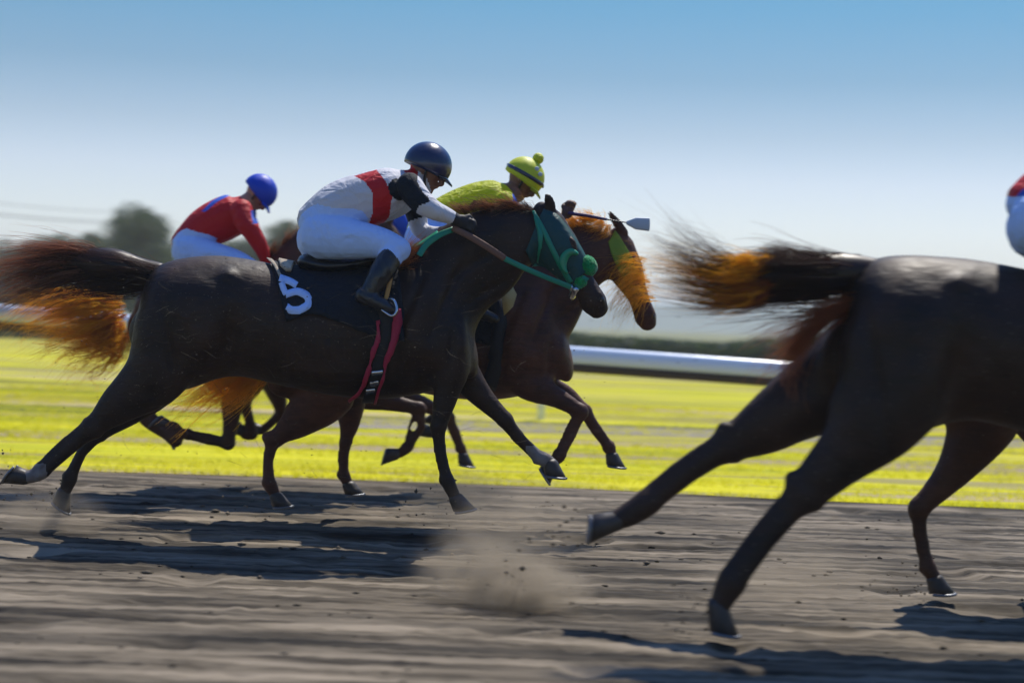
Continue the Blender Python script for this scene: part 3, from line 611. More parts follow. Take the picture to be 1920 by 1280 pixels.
# ---- D: horse seen only by its legs in the middle
D_D = 11.6
D_legs = [
 lg([(480, 640, -.12, .18, .11), (480, 705, -.12, .1, .08), (458, 755, -.12, .055, .045), (476, 815, -.12, .042, .04), (466, 818, -.12, .034), (456, 812, -.12, .034)], (454, 810, 446, 800), None, -1),
 lg([(500, 640, .12, .18, .11), (510, 710, .12, .1, .08), (526, 768, .12, .05, .045), (505, 795, .12, .034), (490, 806, .12, .036)], (488, 806, 474, 800), None, -1),
 lg([(800, 660, -.1, .14, .1), (820, 710, -.1, .09, .07), (835, 760, -.1, .05), (825, 800, -.1, .034), (812, 812, -.1, .034)], (810, 812, 800, 806), None, -1),
 lg([(800, 660, .1, .14, .1), (825, 710, .1, .09, .07), (840, 745, .1, .05), (832, 780, .1, .034), (822, 790, .1, .034)], (820, 790, 812, 784), None, -1),
]
hD, bD, wD, tD, hpD, sD = horse('racehorse', 'brown horse hidden mid pack, only its folded legs showing below the black horse', D_D, .68, 590, 600, (880, 470), (935, 545), D_legs, 'coat_bay', voxel=.018)
# ---- R: the near black horse at the right edge
R_D = 6.5
R_legs = [
 lg([(1700, 690, -.15, .26, .14), (1655, 775, -.16, .19, .13), (1570, 862, -.16, .118, .09), (1506, 928, -.16, .092, .06), (1435, 1010, -.16, .055, .045), (1374, 1088, -.16, .062, .052), (1354, 1126, -.16, .042)], (1345, 1132, 1350, 1186), ((1505, 905), (1474, 893)), 1),
 lg([(1620, 690, .13, .24, .14), (1510, 752, .14, .165, .12), (1428, 802, .14, .118, .08), (1364, 836, .14, .086, .058), (1288, 887, .14, .055, .046), (1214, 942, .14, .058, .05), (1172, 968, .14, .044)], (1164, 974, 1106, 984), ((1372, 812), (1350, 800)), -1),
 lg([(2340, 650, -.14, .16, .1), (2380, 740, -.14, .11, .08), (2450, 800, -.14, .07), (2540, 850, -.14, .05), (2600, 920, -.14, .036), (2650, 980, -.14, .042)], (2655, 990, 2670, 1030)),
 lg([(2340, 650, .14, .15, .1), (2370, 740, .14, .1, .08), (2440, 830, .14, .06), (2470, 900, .14, .05), (2420, 960, .14, .036), (2370, 990, .14, .042)], (2365, 992, 2330, 990), None, -1),
]
hR, bR, wR, tR, hpR, sR = horse('racehorse', 'near black horse cut off by the right edge with its tail streaming out', R_D, 1.356, 1968, 652, (2600, 380), (2730, 600), R_legs, 'coat_black', ear_px=(2600, 322), croup=16)
# ---- F: brown horse beyond it
F_D = 7.6
F_legs = [
 lg([(1880, 700, -.12, .22, .13), (1838, 800, -.12, .16, .12), (1790, 880, -.12, .09, .07), (1722, 955, -.12, .058, .048), (1730, 1010, -.12, .036), (1740, 1062, -.12, .043), (1750, 1080, -.12, .032)], (1752, 1084, 1760, 1112), ((1735, 945), (1708, 950))),
 lg([(1900, 700, .12, .2, .13), (1960, 800, .12, .13, .11), (1990, 880, .12, .08), (1950, 950, .12, .055), (1965, 1010, .12, .036), (1990, 1040, .12, .04)], (1992, 1042, 2010, 1065)),
 lg([(2350, 700, -.12, .15, .1), (2400, 780, -.12, .1), (2470, 830, -.12, .06), (2530, 880, -.12, .05), (2560, 950, -.12, .036)], (2560, 955, 2570, 985)),
 lg([(2350, 700, .12, .14, .1), (2400, 780, .12, .1), (2440, 850, .12, .06), (2400, 920, .12, .045), (2360, 940, .12, .036)], (2358, 942, 2330, 945), None, -1),
]
hF, bF, wF, tF, hpF, sF = horse('racehorse', 'brown horse mostly hidden behind the one cut off by the right edge', F_D, 1.14, 2105, 648, (2640, 420), (2740, 600), F_legs, 'coat_bay', voxel=.018)

# ------------------------------------------------------------------ manes and tails
h = hair('tail', A_D, [[(296, 505), (200, 488, -.02), (130, 474), (40, 480, .02), (-60, 500)], [(290, 512), (210, 492, -.04), (120, 480), (20, 500), (-90, 560)], [(285, 520), (220, 520, -.04), (130, 520), (30, 545), (-60, 640)], [(285, 530), (230, 545), (160, 545, .04), (90, 570), (20, 600)]], 1300, M['hair_black'], hA, jit=.05, spread=.06, r0=.0019, lens=(.3, .85))
hair('tail_tip', A_D, [[(200, 486), (140, 470), (60, 464, .03), (-60, 470)], [(190, 490), (120, 480), (30, 500), (-90, 545)], [(190, 520), (110, 540), (30, 585), (-40, 640)]], 900, M['hair_tip'], hA, root=.4, lens=(.6, 1.05), jit=.06, spread=.06, r0=.0016)
mbt = MB(); mbt.limb(A_D, [(300, 512, 0, .06), (262, 508, 0, .075), (215, 500, 0, .1), (170, 495, 0, .085), (125, 495, 0, .04)], 4); obj('tail_core', mbt.blend('tail_core', .012, 5), M['hair_black'], hA)
hair('mane', A_D, [[(848, 408, -.03), (835, 398, -.04), (815, 402, -.05)], [(900, 395, -.02), (880, 384, -.03), (858, 392, -.05)], [(960, 391, -.02), (935, 381, -.03), (905, 390, -.05)], [(1005, 398, -.02), (985, 388, -.03), (955, 396, -.05)]], 650, M['hair_black'], hA, jit=.014, spread=.022, r0=.0013, seg=8)
hair('mane_top', A_D, [[(848, 406, -.03), (835, 396, -.04), (812, 402, -.05)], [(900, 393, -.02), (880, 382, -.03), (855, 392, -.05)], [(960, 389, -.02), (935, 379, -.03), (900, 390, -.05)], [(1005, 396, -.02), (985, 386, -.03), (950, 396, -.05)]], 450, M['hair_pale'], hA, jit=.014, spread=.022, r0=.0013, seg=8)
hair('mane_lock', A_D, [[(770, 458, -.07), (785, 440, -.1), (815, 425, -.1)], [(760, 480, -.07), (775, 470, -.1), (800, 455, -.12)], [(755, 500, -.1), (770, 485, -.13), (790, 470, -.13)]], 260, M['hair_pale'], hA, jit=.02, spread=.04, r0=.0013, seg=8)
hair('mane', B_D, [[(1050, 440, -.04), (1040, 415, -.06), (1052, 402, -.06)], [(1085, 420, -.04), (1070, 405, -.06), (1062, 398, -.08)], [(1120, 412, -.04), (1110, 405, -.06), (1080, 420, -.08)], [(1145, 425, -.04), (1138, 440, -.07), (1100, 450, -.09)]], 900, M['hair_orange'], hB, jit=.02, spread=.03, r0=.0014, seg=9)
hair('blown_forelock', B_D, [[(1212, 505, -.1), (1190, 500, -.14), (1155, 525, -.16), (1135, 570, -.16)], [(1218, 535, -.1), (1195, 530, -.14), (1160, 565, -.16), (1140, 605, -.16)], [(1225, 565, -.1), (1200, 560, -.14), (1175, 590, -.15), (1150, 615, -.15)], [(1205, 480, -.1), (1180, 485, -.14), (1150, 500, -.16), (1130, 540, -.16)]], 560, M['hair_orange'], hB, jit=.045, spread=.08, r0=.0013, root=.4)
hair('tail', B_D, [[(475, 600, 0), (420, 640, 0), (335, 700, 0), (275, 750, 0)], [(480, 640, 0), (450, 690, 0), (390, 740, 0), (320, 770, 0)], [(500, 660, 0), (490, 710, 0), (440, 750, 0), (380, 775, 0)]], 1200, M['hair_orange'], hB, jit=.045, spread=.08, r0=.0022, lens=(.6, 1.05))
hair('tail', C_D, [[(225, 555, 0), (160, 550, -.05), (90, 560, 0), (25, 580, 0), (-20, 640, 0)], [(228, 580, 0), (170, 590, -.05), (110, 600, 0), (50, 615, 0)], [(230, 610, 0), (190, 640, -.05), (140, 655, 0), (105, 700, 0)], [(235, 640, 0), (220, 670, 0), (190, 680, 0), (140, 700, 0)]], 1500, M['hair_orange'], hC, jit=.06, spread=.1, r0=.0022, curl=.03, root=.4)
hair('tail_undercoat', C_D, [[(225, 560, .05), (150, 575, .05), (60, 590, .05)], [(235, 620, .05), (190, 630, .05), (120, 640, .05)], [(235, 650, .05), (220, 670, .05), (180, 685, .05)]], 380, M['hair_brown'], hC, jit=.06, spread=.1, r0=.0024, curl=.02)
hair('mane', C_D, [[(500, 486, 0), (512, 470, 0), (520, 462, 0)], [(530, 462, 0), (540, 446, 0), (545, 436, 0)], [(565, 440, 0), (560, 428, 0), (556, 420, 0)]], 260, M['hair_pale'], hC, jit=.02, spread=.04, r0=.0013, seg=8)
hair('mane_underlayer', C_D, [[(500, 490, 0), (508, 476, 0), (516, 468, 0)], [(530, 465, 0), (536, 452, 0), (540, 444, 0)], [(568, 438, 0), (560, 430, 0), (553, 424, 0)]], 300, M['hair_black'], hC, jit=.02, spread=.04, r0=.0016, seg=8)
# right horse's tail
mbt = MB(); mbt.limb(R_D, [(1640, 510, 0, .06), (1580, 512, 0, .085), (1510, 518, 0, .09), (1455, 520, 0, .088), (1420, 520, 0, .06)], 5); obj('tail_core', mbt.blend('tail_core', .012, 5), M['hair_black'], hR)
hair('tail', R_D, [[(1600, 492, 0), (1500, 482, -.03), (1430, 478, 0), (1400, 490, 0)], [(1610, 510, 0), (1510, 505, -.08), (1440, 500, -.05), (1350, 515, 0)], [(1610, 535, 0), (1530, 545, -.06), (1460, 550, 0), (1380, 555, 0)]], 1500, M['hair_black'], hR, jit=.025, spread=.05, r0=.0018)
hair('tail_tip', R_D, [[(1435, 480, -.09), (1400, 482, -.06), (1350, 498, 0), (1260, 478, 0), (1190, 440, 0)], [(1432, 500, -.09), (1390, 508, -.06), (1320, 518, 0), (1210, 502, 0)], [(1425, 530, -.09), (1380, 545, -.06), (1310, 540, 0), (1205, 512, 0)], [(1432, 560, -.09), (1390, 572, -.04), (1320, 572, 0), (1240, 540, 0)]], 620, M['hair_orange'], hR, jit=.04, spread=.06, r0=.0014, lens=(.55, 1.05), root=.3)
hair('tail_underside', R_D, [[(1450, 500, -.07), (1390, 505, -.04), (1320, 515, 0), (1210, 495, 0)], [(1450, 530, -.07), (1380, 545, -.04), (1310, 545, 0), (1200, 525, 0)], [(1450, 555, -.07), (1390, 568, -.04), (1330, 575, 0), (1230, 560, 0)]], 420, M['hair_brown'], hR, jit=.045, spread=.06, r0=.0013, lens=(.4, 1), root=.2)
hair('stray_tail_hair', R_D, [[(1430, 495, 0), (1360, 480, 0), (1300, 440, 0), (1245, 375, 0)], [(1420, 500, 0), (1340, 490, 0), (1270, 470, 0), (1210, 465, 0)], [(1430, 520, 0), (1340, 520, 0), (1260, 490, 0), (1195, 492, 0)], [(1440, 550, 0), (1350, 575, 0), (1280, 560, 0), (1205, 545, 0)], [(1600, 570, 0), (1500, 560, 0), (1400, 580, 0), (1300, 560, 0)]], 620, M['hair_black'], hR, jit=.04, spread=.05, r0=.0014, lens=(.75, 1.05))
hair('tail_lock', R_D, [[(1610, 560, -.05), (1560, 575, -.1), (1520, 610, -.1), (1490, 660, -.1), (1495, 715, -.1)], [(1600, 580, -.05), (1550, 600, -.1), (1500, 650, -.1), (1480, 690, -.1), (1480, 700, -.1)]], 420, M['hair_brown'], hR, jit=.03, spread=.04, r0=.0015)
hair('loose_tail_hair', R_D, [[(1560, 580, 0), (1480, 590, 0), (1420, 610, 0), (1385, 650, 0)], [(1540, 600, 0), (1500, 630, 0), (1450, 660, 0), (1420, 690, 0)], [(1500, 650, 0), (1480, 670, 0), (1460, 690, 0), (1450, 720, 0)]], 330, M['hair_pale'], hR, jit=.05, spread=.04, r0=.0009)

# ------------------------------------------------------------------ tack of the near horse
def both(mb, D):                                 # mirror a draped piece to the other flank
    V = np.vstack(mb.V); V2 = V.copy(); V2[:, 1] = 2*D-V[:, 1]; m2 = MB(); m2.V = [V, V2]; n_ = len(V); q = np.vstack(mb.Q); m2.Q = [q, q[:, ::-1]+n_]; return m2
cl = wA.patch([(508, 486), (560, 499), (640, 501), (700, 496), (745, 484)], [(537, 604), (585, 590), (640, 606), (690, 626), (762, 640)], 34, 18, .014, .006)
cloth = obj('saddle_cloth', both(cl, A_D).mesh('saddle_cloth'), M['black_cloth'], hA)
num = MB()
for path, wdt in (([(524, 527), (544, 534), (557, 541)], 12), ([(528, 535), (532, 546), (537, 557)], 11), ([(536, 557), (558, 552), (576, 560), (579, 574), (566, 583), (549, 584), (538, 577)], 13)):
    r_ = wA.ribbon(path, wdt, .027, .003); num.add(np.vstack(r_.V), np.vstack(r_.Q))
obj('race_number', num.mesh('race_number'), M['breeches'], cloth)
bd = wA.ribbon([(500, 490), (515, 505), (532, 536)], 5, .024, .004); obj('cloth_binding', bd.mesh('cloth_binding'), M['wool'], cloth)
wl = wA.patch([(518, 489), (540, 493), (552, 497)], [(524, 505), (536, 515), (545, 516)], 8, 6, .022, .018); obj('sheepskin_pad', both(wl, A_D).mesh('sheepskin_pad'), M['wool'], hA)
gm = wA.ribbon([(722, 560), (728, 610), (716, 670), (702, 715), (688, 750)], 30, .024, .004, widths=[34, 34, 28, 22, 20]); girth = obj('overgirth', gm.mesh('overgirth'), M['strap_black'], hA)
for pth, wdt in (([(742, 580), (740, 610), (730, 655), (718, 700), (703, 748)], [12, 13, 9, 5, 5]), ([(706, 602), (709, 625), (703, 650), (690, 690), (676, 725), (655, 743)], [7, 7, 7, 8, 7, 5])):
    obj('red_edging', wA.ribbon(pth, 8, .03, .003, widths=wdt).mesh('red_edging'), M['strap_red'], girth)
for (bx, by) in ((706, 695), (701, 712), (695, 727)):
    obj('buckle', wA.ribbon([(bx-9, by), (bx, by-1), (bx+9, by-2)], 7, .032, .005).mesh('buckle'), M['steel'], girth)
# saddle
sm = MB(); sm.limb(A_D, [(575, 492, 0, .05, .13), (620, 500, 0, .035, .14), (680, 494, 0, .035, .13), (725, 478, 0, .05, .1)], 5); obj('saddle', sm.blend('saddle', .01, 4), M['boot'], hA)
# hood, bridle, rein
hd = wA.patch([(1020, 392), (1048, 408), (1086, 462), (1104, 502)], [(985, 470), (1000, 500), (1030, 530), (1062, 546)], 22, 14, .007, .004); hood = obj('hood', both(hd, A_D).mesh('hood'), M['green_hood'], hA)
bri = obj('bridle', both(wA.ribbon([(1001, 398), (1016, 425), (1034, 462), (1052, 496), (1072, 528)], 9, .014, .004), A_D).mesh('bridle'), M['green_strap'], hA)
obj('throat_lash', wA.ribbon([(1003, 402), (1014, 440), (1012, 475), (1004, 505)], 8, .016, .004).mesh('throat_lash'), M['green_strap'], bri)
obj('noseband', both(wA.ribbon([(1098, 520), (1086, 535), (1072, 548), (1058, 556)], 12, .012, .005), A_D).mesh('noseband'), M['green_strap'], bri)
obj('chin_strap', wA.ribbon([(1066, 545), (1050, 552), (1020, 545)], 7, .012, .004).mesh('chin_strap'), M['green_strap'], bri)
m2 = MB(); m2.tube([wA.pt(1082, 541, .02), wA.pt(1076, 552, .02)], [.02, .02], k=3); m2.box(wA.pt(1074, 535, .02), (.018, 0, -.012), (0, .004, 0), (.01, 0, .015)); obj('bit_ring', m2.mesh('bit_ring'), M['steel'], bri)
# eye cup: a bulging shell open to the front
c0 = wA.pt(1072, 490, 0); m2 = MB(); ca = []
for k_ in range(9):
    a = R(60+k_*22); ca.append((c0.x+math.cos(a)*.048, c0.y-.012, c0.z-.01+math.sin(a)*.062))
m2.tube(ca, [.012, .017, .021, .024, .025, .024, .021, .016, .01], [.02]*9, k=3); obj('eye_cup', m2.blend('eye_cup', .005, 4), M['green_cup'], hood)
m2 = MB()
def fuzzy(mb, c, r, seed, sx=1.0):
    bm = bmesh.new(); bmesh.ops.create_icosphere(bm, subdivisions=4, radius=r); q = np.random.default_rng(seed)
    V = np.array([v.co[:] for v in bm.verts]); V = V*(1+q.normal(0, .035, (len(V), 1)))*[1, sx, 1]; T = [[v.index for v in f.verts] for f in bm.faces]; bm.free(); mb.add(V+np.array(c), T=T)
fuzzy(m2, P(1099, 500, A_D), .062, 1, 1.1); fuzzy(m2, P(1088, 528, A_D-.02), .045, 2, 1.4); sp = obj('sheepskin_noseband', m2.mesh('sheepskin_noseband'), M['green_wool'], hA)
n_ = 900; dd = rng.normal(size=(n_, 3)); dd /= np.linalg.norm(dd, axis=1)[:, None]
rein = MB(); RP = [P(862, 432, A_D-.17), P(905, 458, A_D-.2), P(945, 484, A_D-.2), P(1010, 514, A_D-.16), P(1070, 538, A_D-.09)]
rein = obj('rein', free_ribbon(RP, .03).mesh('rein'), M['green_strap'], hA)
obj('rein_grip', free_ribbon([P(850, 428, A_D-.175), P(880, 443, A_D-.2), P(915, 464, A_D-.21), P(945, 484, A_D-.203)], .036, .007).mesh('rein_grip'), M['rubber'], rein)
obj('rein_loop', free_ribbon([P(850, 430, A_D-.16), P(825, 440, A_D-.2), P(800, 458, A_D-.22), P(786, 478, A_D-.24)], .035, .004).mesh('rein_loop'), M['green_strap'], rein)
obj('breast_loop', wA.ribbon([(760, 468), (790, 462), (825, 440)], 10, .012, .004).mesh('breast_loop'), M['green_strap'], hA)
# tack of the bay
obj('hood', both(wB.patch([(1155, 432), (1172, 462), (1188, 492), (1200, 520)], [(1140, 455), (1150, 485), (1165, 515), (1182, 545)], 16, 10, .008, .004), B_D).mesh('hood'), M['lime_hood'], hB)
obj('saddle_cloth', wB.patch([(820, 520), (860, 520), (920, 510), (945, 500)], [(830, 640), (870, 640), (905, 645), (945, 660)], 20, 14, .014, .006).mesh('saddle_cloth'), M['black_cloth'], hB)
obj('overgirth', wB.ribbon([(930, 540), (935, 600), (930, 660), (915, 725)], 26, .022, .005).mesh('overgirth'), M['strap_black'], hB)
obj('weight_pad', wB.patch([(944, 530), (958, 530)], [(946, 592), (950, 590)], 6, 10, .03, .006).mesh('weight_pad'), M['tag'], hB) if False else None
tg = MB(); q_ = [(942, 530), (957, 528), (969, 552), (962, 575), (945, 592), (941, 560)]; z_ = B_D-.36
tg.add([P(*p, z_) for p in q_]+[P(*p, z_+.012) for p in q_], T=[[0, 1, 2], [0, 2, 3], [0, 3, 4], [0, 4, 5], [6, 8, 7], [6, 9, 8], [6, 10, 9], [6, 11, 10]], Q=[[k_, (k_+1) % 6, (k_+1) % 6+6, k_+6] for k_ in range(6)])
obj('saddle_flap_lining', tg.mesh('saddle_flap_lining', False), M['tag'], hB)

# ------------------------------------------------------------------ people
def person(name, label, D, s, j, cols, helmet, pompom=False, voxel=.0075):
    """j: joints in picture px, radii in metres scaled by s"""
    g = P(*j['hip'], D); root = thing(name, (g.x, D, g.z-.1), label, 'person', 'jockeys in racing silks')
    J = lambda key: j[key]
    mb = MB(); L_ = lambda rows: mb.limb(D, [(r[0], r[1], r[2], r[3]*s, (r[4] if len(r) > 4 else r[3])*s) for r in rows], 5, 18)
    L_(j['torso']); fx, fz = j['face']; ln = math.hypot(fx, fz); f = (cr*fx-cu*fz)/ln; f = Vector((f.x, 0, f.z)).normalized(); u = Vector((-f.z, 0, f.x)); C = P(*j['head'], D)
    if u.z < 0: u = -u
    hp_ = lambda a, b, y=0: C+f*a*s+u*b*s+Vector((0, y*s, 0))
    for key in ('arm', 'farm'):
        L_(j[key])
    for key in ('leg', 'fleg'): L_(j[key])
    for key in ('shin', 'fshin'): L_(j[key])
    for key in ('foot', 'ffoot'): L_(j[key])
    nk = j['torso'][-1]; mb.tube([P(nk[0], nk[1], D+nk[2]), hp_(-.01, -.05)], [.065*s, .055*s], k=4)
    hb = MB(); hb_ = mb
    hb_.ball(hp_(0, .02), f*.098*s, Vector((0, .076*s, 0)), u*.105*s)
    hb_.tube([hp_(.005, -.04), hp_(.045, -.085), hp_(.06, -.105)], [.062*s, .046*s, .028*s], [.058*s, .042*s, .026*s], k=4)
    hb_.tube([hp_(.088, -.005), hp_(.112, -.04), hp_(.1, -.05)], [.012*s, .016*s, .013*s], k=3)
    hb_.tube([hp_(.085, -.072, -.018), hp_(.092, -.07), hp_(.085, -.072, .018)], [.008*s, .011*s, .008*s], k=3)
    for sy in (-1, 1): hb_.ball(hp_(-.005, -.01, sy*.078), f*.018*s, Vector((0, .01*s, 0)), u*.03*s)
    # hands: palm, four fingers curled round what they hold, thumb
    for key in ('hand', 'fhand'):
        if key not in j: continue
        hx, hy, dy, ax_, az_ = j[key]; hc = P(hx, hy, D+dy); d = Vector((ax_, 0, az_)).normalized(); n_ = Vector((-d.z, 0, d.x))
        if n_.z > 0: n_ = -n_
        sg = -1 if dy < 0 else 1
        mb.ball(hc, d*.045*s, Vector((0, .022*s, 0)), n_*.04*s)
        for q, (ln_, off) in enumerate(((.062, .030), (.07, .011), (.066, -.009), (.052, -.027))):
            b_ = hc+d*.035*s+n_*off*s*.9; Y_ = Vector((0, sg*.012*s, 0))
            mb.tube([b_, b_+d*ln_*.5*s+Y_, b_+d*ln_*.6*s-Y_*2.5, b_+d*ln_*.1*s-Y_*3.2], [.0098*s, .0092*s, .0085*s, .0075*s], k=4, seg=10)
        mb.tube([hc-n_*.02*s+d*.0*s, hc-n_*.045*s+d*.025*s-Vector((0, sg*.01*s, 0)), hc-n_*.035*s+d*.05*s-Vector((0, sg*.028*s, 0))], [.013*s, .011*s, .009*s], k=4, seg=10)
    me = mb.blend('body', voxel*s, 4, .5)
    fc = face_centres(me); x, y = proj(fc); idx = np.zeros(len(fc), np.int32); mats = list(cols['mats'])
    # nearest limb decides the garment
    segs = []
    def addseg(rows, slotf):
        for q in range(len(rows)-1):
            segs.append((np.array(P(rows[q][0], rows[q][1], D+rows[q][2])), np.array(P(rows[q+1][0], rows[q+1][1], D+rows[q+1][2])), rows[q][3]*s, slotf(q)))
    # slots: 0 jersey 1 breeches 2 boot 3 skin 4 glove 5.. extras
    addseg(j['torso'], lambda q: 0); addseg(j['arm'], lambda q: cols.get('arm', [0]*9)[q]); addseg(j['farm'], lambda q: cols.get('arm', [0]*9)[q])
    addseg(j['leg'], lambda q: 1); addseg(j['fleg'], lambda q: 1)
    for kk in ('shin', 'fshin', 'foot', 'ffoot'): addseg(j[kk], lambda q: 2)
    for key in ('hand', 'fhand'):
        if key in j:
            hx, hy, dy, ax_, az_ = j[key]; hc = np.array(P(hx, hy, D+dy)); d = np.array([ax_, 0, az_]); d = d/np.linalg.norm(d); segs.append((hc-d*.02, hc+d*.09, .03*s, 4))
    segs.append((np.array(hp_(0, .03)), np.array(hp_(.03, -.03)), .09*s, 3)); segs.append((np.array(hp_(.03, -.05)), np.array(hp_(.06, -.11)), .062*s, 3)); segs.append((np.array(hp_(.08, -.01)), np.array(hp_(.11, -.05)), .02*s, 3))
    segs.append((np.array(P(nk[0], nk[1], D))*.5+np.array(hp_(-.01, -.05))*.5, np.array(hp_(-.01, -.05)), .055*s, 3))
    best = np.full(len(fc), 1e9)
    for a, b, r_, sl in segs:
        ab = b-a; t_ = np.clip(((fc-a)@ab)/(ab@ab+1e-9), 0, 1); dd_ = np.linalg.norm(fc-(a+t_[:, None]*ab), axis=1)-r_
        c_ = dd_ < best; best[c_] = dd_[c_]; idx[c_] = sl
    k_ = (np.linalg.norm(fc-np.array(hp_(.02, -.02)), axis=1) < .135*s) & (idx == 0) & (y > cols.get('collar', -1e9)) ; idx[k_] = 3
    for pl, onlyslot, sl in cols.get('marks', []):
        k_ = in_poly(x, y, pl) & (np.isin(idx, onlyslot)); idx[k_] = sl
    me.polygons.foreach_set('material_index', idx)
    obj('body', me, [M[m_] for m_ in mats], root)
    # helmet shell with brim
    hm = MB(); rx, rz, ry = .134*s, .125*s, .113*s; hc = hp_(-.002, .022); C_, U_, W_ = [], [], []
    for ph in np.linspace(-.32, 1.52, 14): C_.append(hc+u*rz*math.sin(ph)); U_.append(f*rx*math.cos(ph)); W_.append(Vector((0, ry*math.cos(ph), 0)))
    hm.rings(C_, U_, W_, 28, cap=False); hel = obj('helmet', hm.mesh('helmet'), M[helmet], root)
    bm_ = MB(); bm_.rings([hc+f*.09*s-u*.035*s, hc+f*.13*s-u*.035*s, hc+f*.165*s-u*.05*s], [u*.014*s, u*.012*s, u*.006*s], [Vector((0, .1*s, 0)), Vector((0, .085*s, 0)), Vector((0, .045*s, 0))], 16); obj('brim', bm_.mesh('brim'), M[cols.get('brim', helmet)], hel)
    st = MB(); st.tube([hp_(.01, -.02, -.085), hp_(.02, -.06, -.07), hp_(.045, -.115, -.03), hp_(.05, -.122, 0), hp_(.045, -.115, .03), hp_(.02, -.06, .07), hp_(.01, -.02, .085)], [.008*s]*7, [.004*s]*7, k=4, seg=8)
    obj('chin_strap', st.mesh('chin_strap'), M['black'], hel)
    gg = MB(); gg.tube([hp_(.03, .005, -.088), hp_(.085, .005, -.055), hp_(.105, .005, 0), hp_(.085, .005, .055), hp_(.03, .005, .088)], [.02*s, .026*s, .026*s, .026*s, .02*s], [.006*s]*5, k=4, seg=10); obj('goggles', gg.mesh('goggles'), M['goggle'], hel)
    if pompom:
        m3 = MB(); fuzzy(m3, hc+u*(rz+.02*s), .036*s, 3); obj('pompom', m3.mesh('pompom'), M['helmet_yellow'], hel)
    return root, hp_, f, u, hel

J1 = dict(hip=(610, 430), torso=[(598, 412, 0, .12, .16), (640, 388, 0, .145, .175), (695, 372, 0, .15, .185), (745, 358, 0, .135, .19), (775, 343, 0, .08, .1)], head=(800, 316), face=(.9, .42),
  arm=[(768, 348, -.19, .072), (788, 376, -.22, .068), (812, 393, -.23, .055), (838, 404, -.2, .043), (854, 411, -.175, .034)],
  farm=[(765, 350, .19, .07), (780, 400, .22, .06), (790, 432, .22, .05), (820, 438, .16, .04), (850, 430, .1, .034)],
  leg=[(602, 440, -.09, .135, .12), (655, 448, -.15, .112, .1), (712, 455, -.22, .085, .08), (748, 468, -.27, .068, .065)],
  fleg=[(600, 448, .09, .14, .13), (655, 458, .15, .115, .11), (712, 462, .22, .085), (750, 474, .27, .065)],
  shin=[(738, 474, -.28, .064), (716, 510, -.32, .066), (694, 545, -.345, .05)], fshin=[(738, 480, .28, .064), (716, 515, .32, .06), (694, 550, .345, .045)],
  foot=[(680, 553, -.35, .05, .04), (706, 566, -.36, .042, .042), (734, 580, -.36, .03, .035)], ffoot=[(682, 558, .35, .045, .04), (706, 572, .36, .04), (734, 585, .36, .03)],
  hand=(866, 416, -.17, 1, -.3), fhand=(862, 428, .1, 1, -.2))
c1 = dict(mats=['white_cloth', 'breeches', 'boot', 'skin_dark', 'glove', 'red_cloth', 'black_cloth'], arm=[6, 0, 0, 4, 4], brim='black',
  marks=[([(664, 330), (706, 318), (722, 338), (735, 370), (730, 405), (715, 425), (690, 425), (700, 395), (698, 360), (683, 340)], [0], 5),
         ([(727, 300), (760, 296), (785, 325), (772, 345), (757, 320)], [0, 3], 5), ([(572, 372), (582, 350), (600, 350), (598, 378), (620, 392), (650, 412), (690, 426), (560, 440)], [9], 1),
         ([(768, 345), (783, 328), (800, 362), (806, 378), (770, 392), (752, 372)], [0, 6], 6), ([(784, 320), (800, 334), (808, 356), (806, 372), (794, 362), (782, 340)], [0, 3, 5, 6], 0)])
p1, hp1, f1, u1, hel1 = person('person', 'jockey in white with a red sash and navy helmet on the green bridled horse', A_D, 1.0, J1, c1, 'helmet_navy')
# stirrup of the near foot
sb = MB(); sb.tube([P(712, 578, A_D-.36), P(735, 592, A_D-.4), P(744, 580, A_D-.4), P(738, 562, A_D-.38), P(722, 560, A_D-.34)], [.008]*5, [.02, .02, .012, .008, .008], k=5, seg=8)
obj('stirrup', sb.mesh('stirrup'), M['steel'], hA)
st = MB(); st.tube([P(724, 560, A_D-.36), P(732, 520, A_D-.33), P(730, 490, A_D-.3)], [.012]*3, [.003]*3, k=4, seg=8); obj('stirrup_leather', st.mesh('stirrup_leather'), M['tan_leather'], hA)

k2 = .89
J2 = dict(hip=(805, 440), torso=[(800, 430, 0, .13, .17), (850, 404, 0, .15, .18), (900, 384, 0, .15, .185), (940, 374, 0, .13, .18), (962, 362, 0, .075, .09)], head=(980, 336), face=(.8, .62),
  arm=[(948, 378, -.18, .07), (960, 412, -.22, .06), (985, 440, -.22, .05), (1025, 428, -.18, .04), (1050, 412, -.12, .032)],
  farm=[(948, 378, .18, .07), (960, 412, .22, .06), (985, 432, .22, .05), (1030, 440, .16, .04), (1060, 430, .1, .032)],
  leg=[(795, 450, -.09, .14, .13), (850, 462, -.15, .12, .11), (900, 470, -.22, .09), (935, 486, -.27, .068)], fleg=[(795, 450, .09, .14, .13), (850, 462, .15, .12, .11), (900, 470, .22, .09), (935, 486, .27, .068)],
  shin=[(930, 492, -.28, .062), (910, 530, -.32, .06), (890, 562, -.34, .05)], fshin=[(930, 492, .28, .062), (910, 530, .32, .06), (890, 562, .34, .05)],
  foot=[(878, 572, -.34, .048), (900, 586, -.35, .042), (928, 598, -.35, .03)], ffoot=[(878, 572, .34, .048), (900, 586, .35, .042), (928, 598, .35, .03)], hand=(1064, 398, -.11, .35, .95), fhand=(1070, 428, .1, 1, -.2))
c2 = dict(mats=['yellow_cloth', 'breeches', 'boot', 'skin_dark', 'glove_brown', 'blue_cloth', 'black_cloth'], arm=[0, 0, 0, 4, 4], marks=[([(872, 395), (890, 375), (896, 380), (880, 398)], [0], 6), ([(960, 345), (975, 360), (975, 400), (962, 400)], [0], 5)])
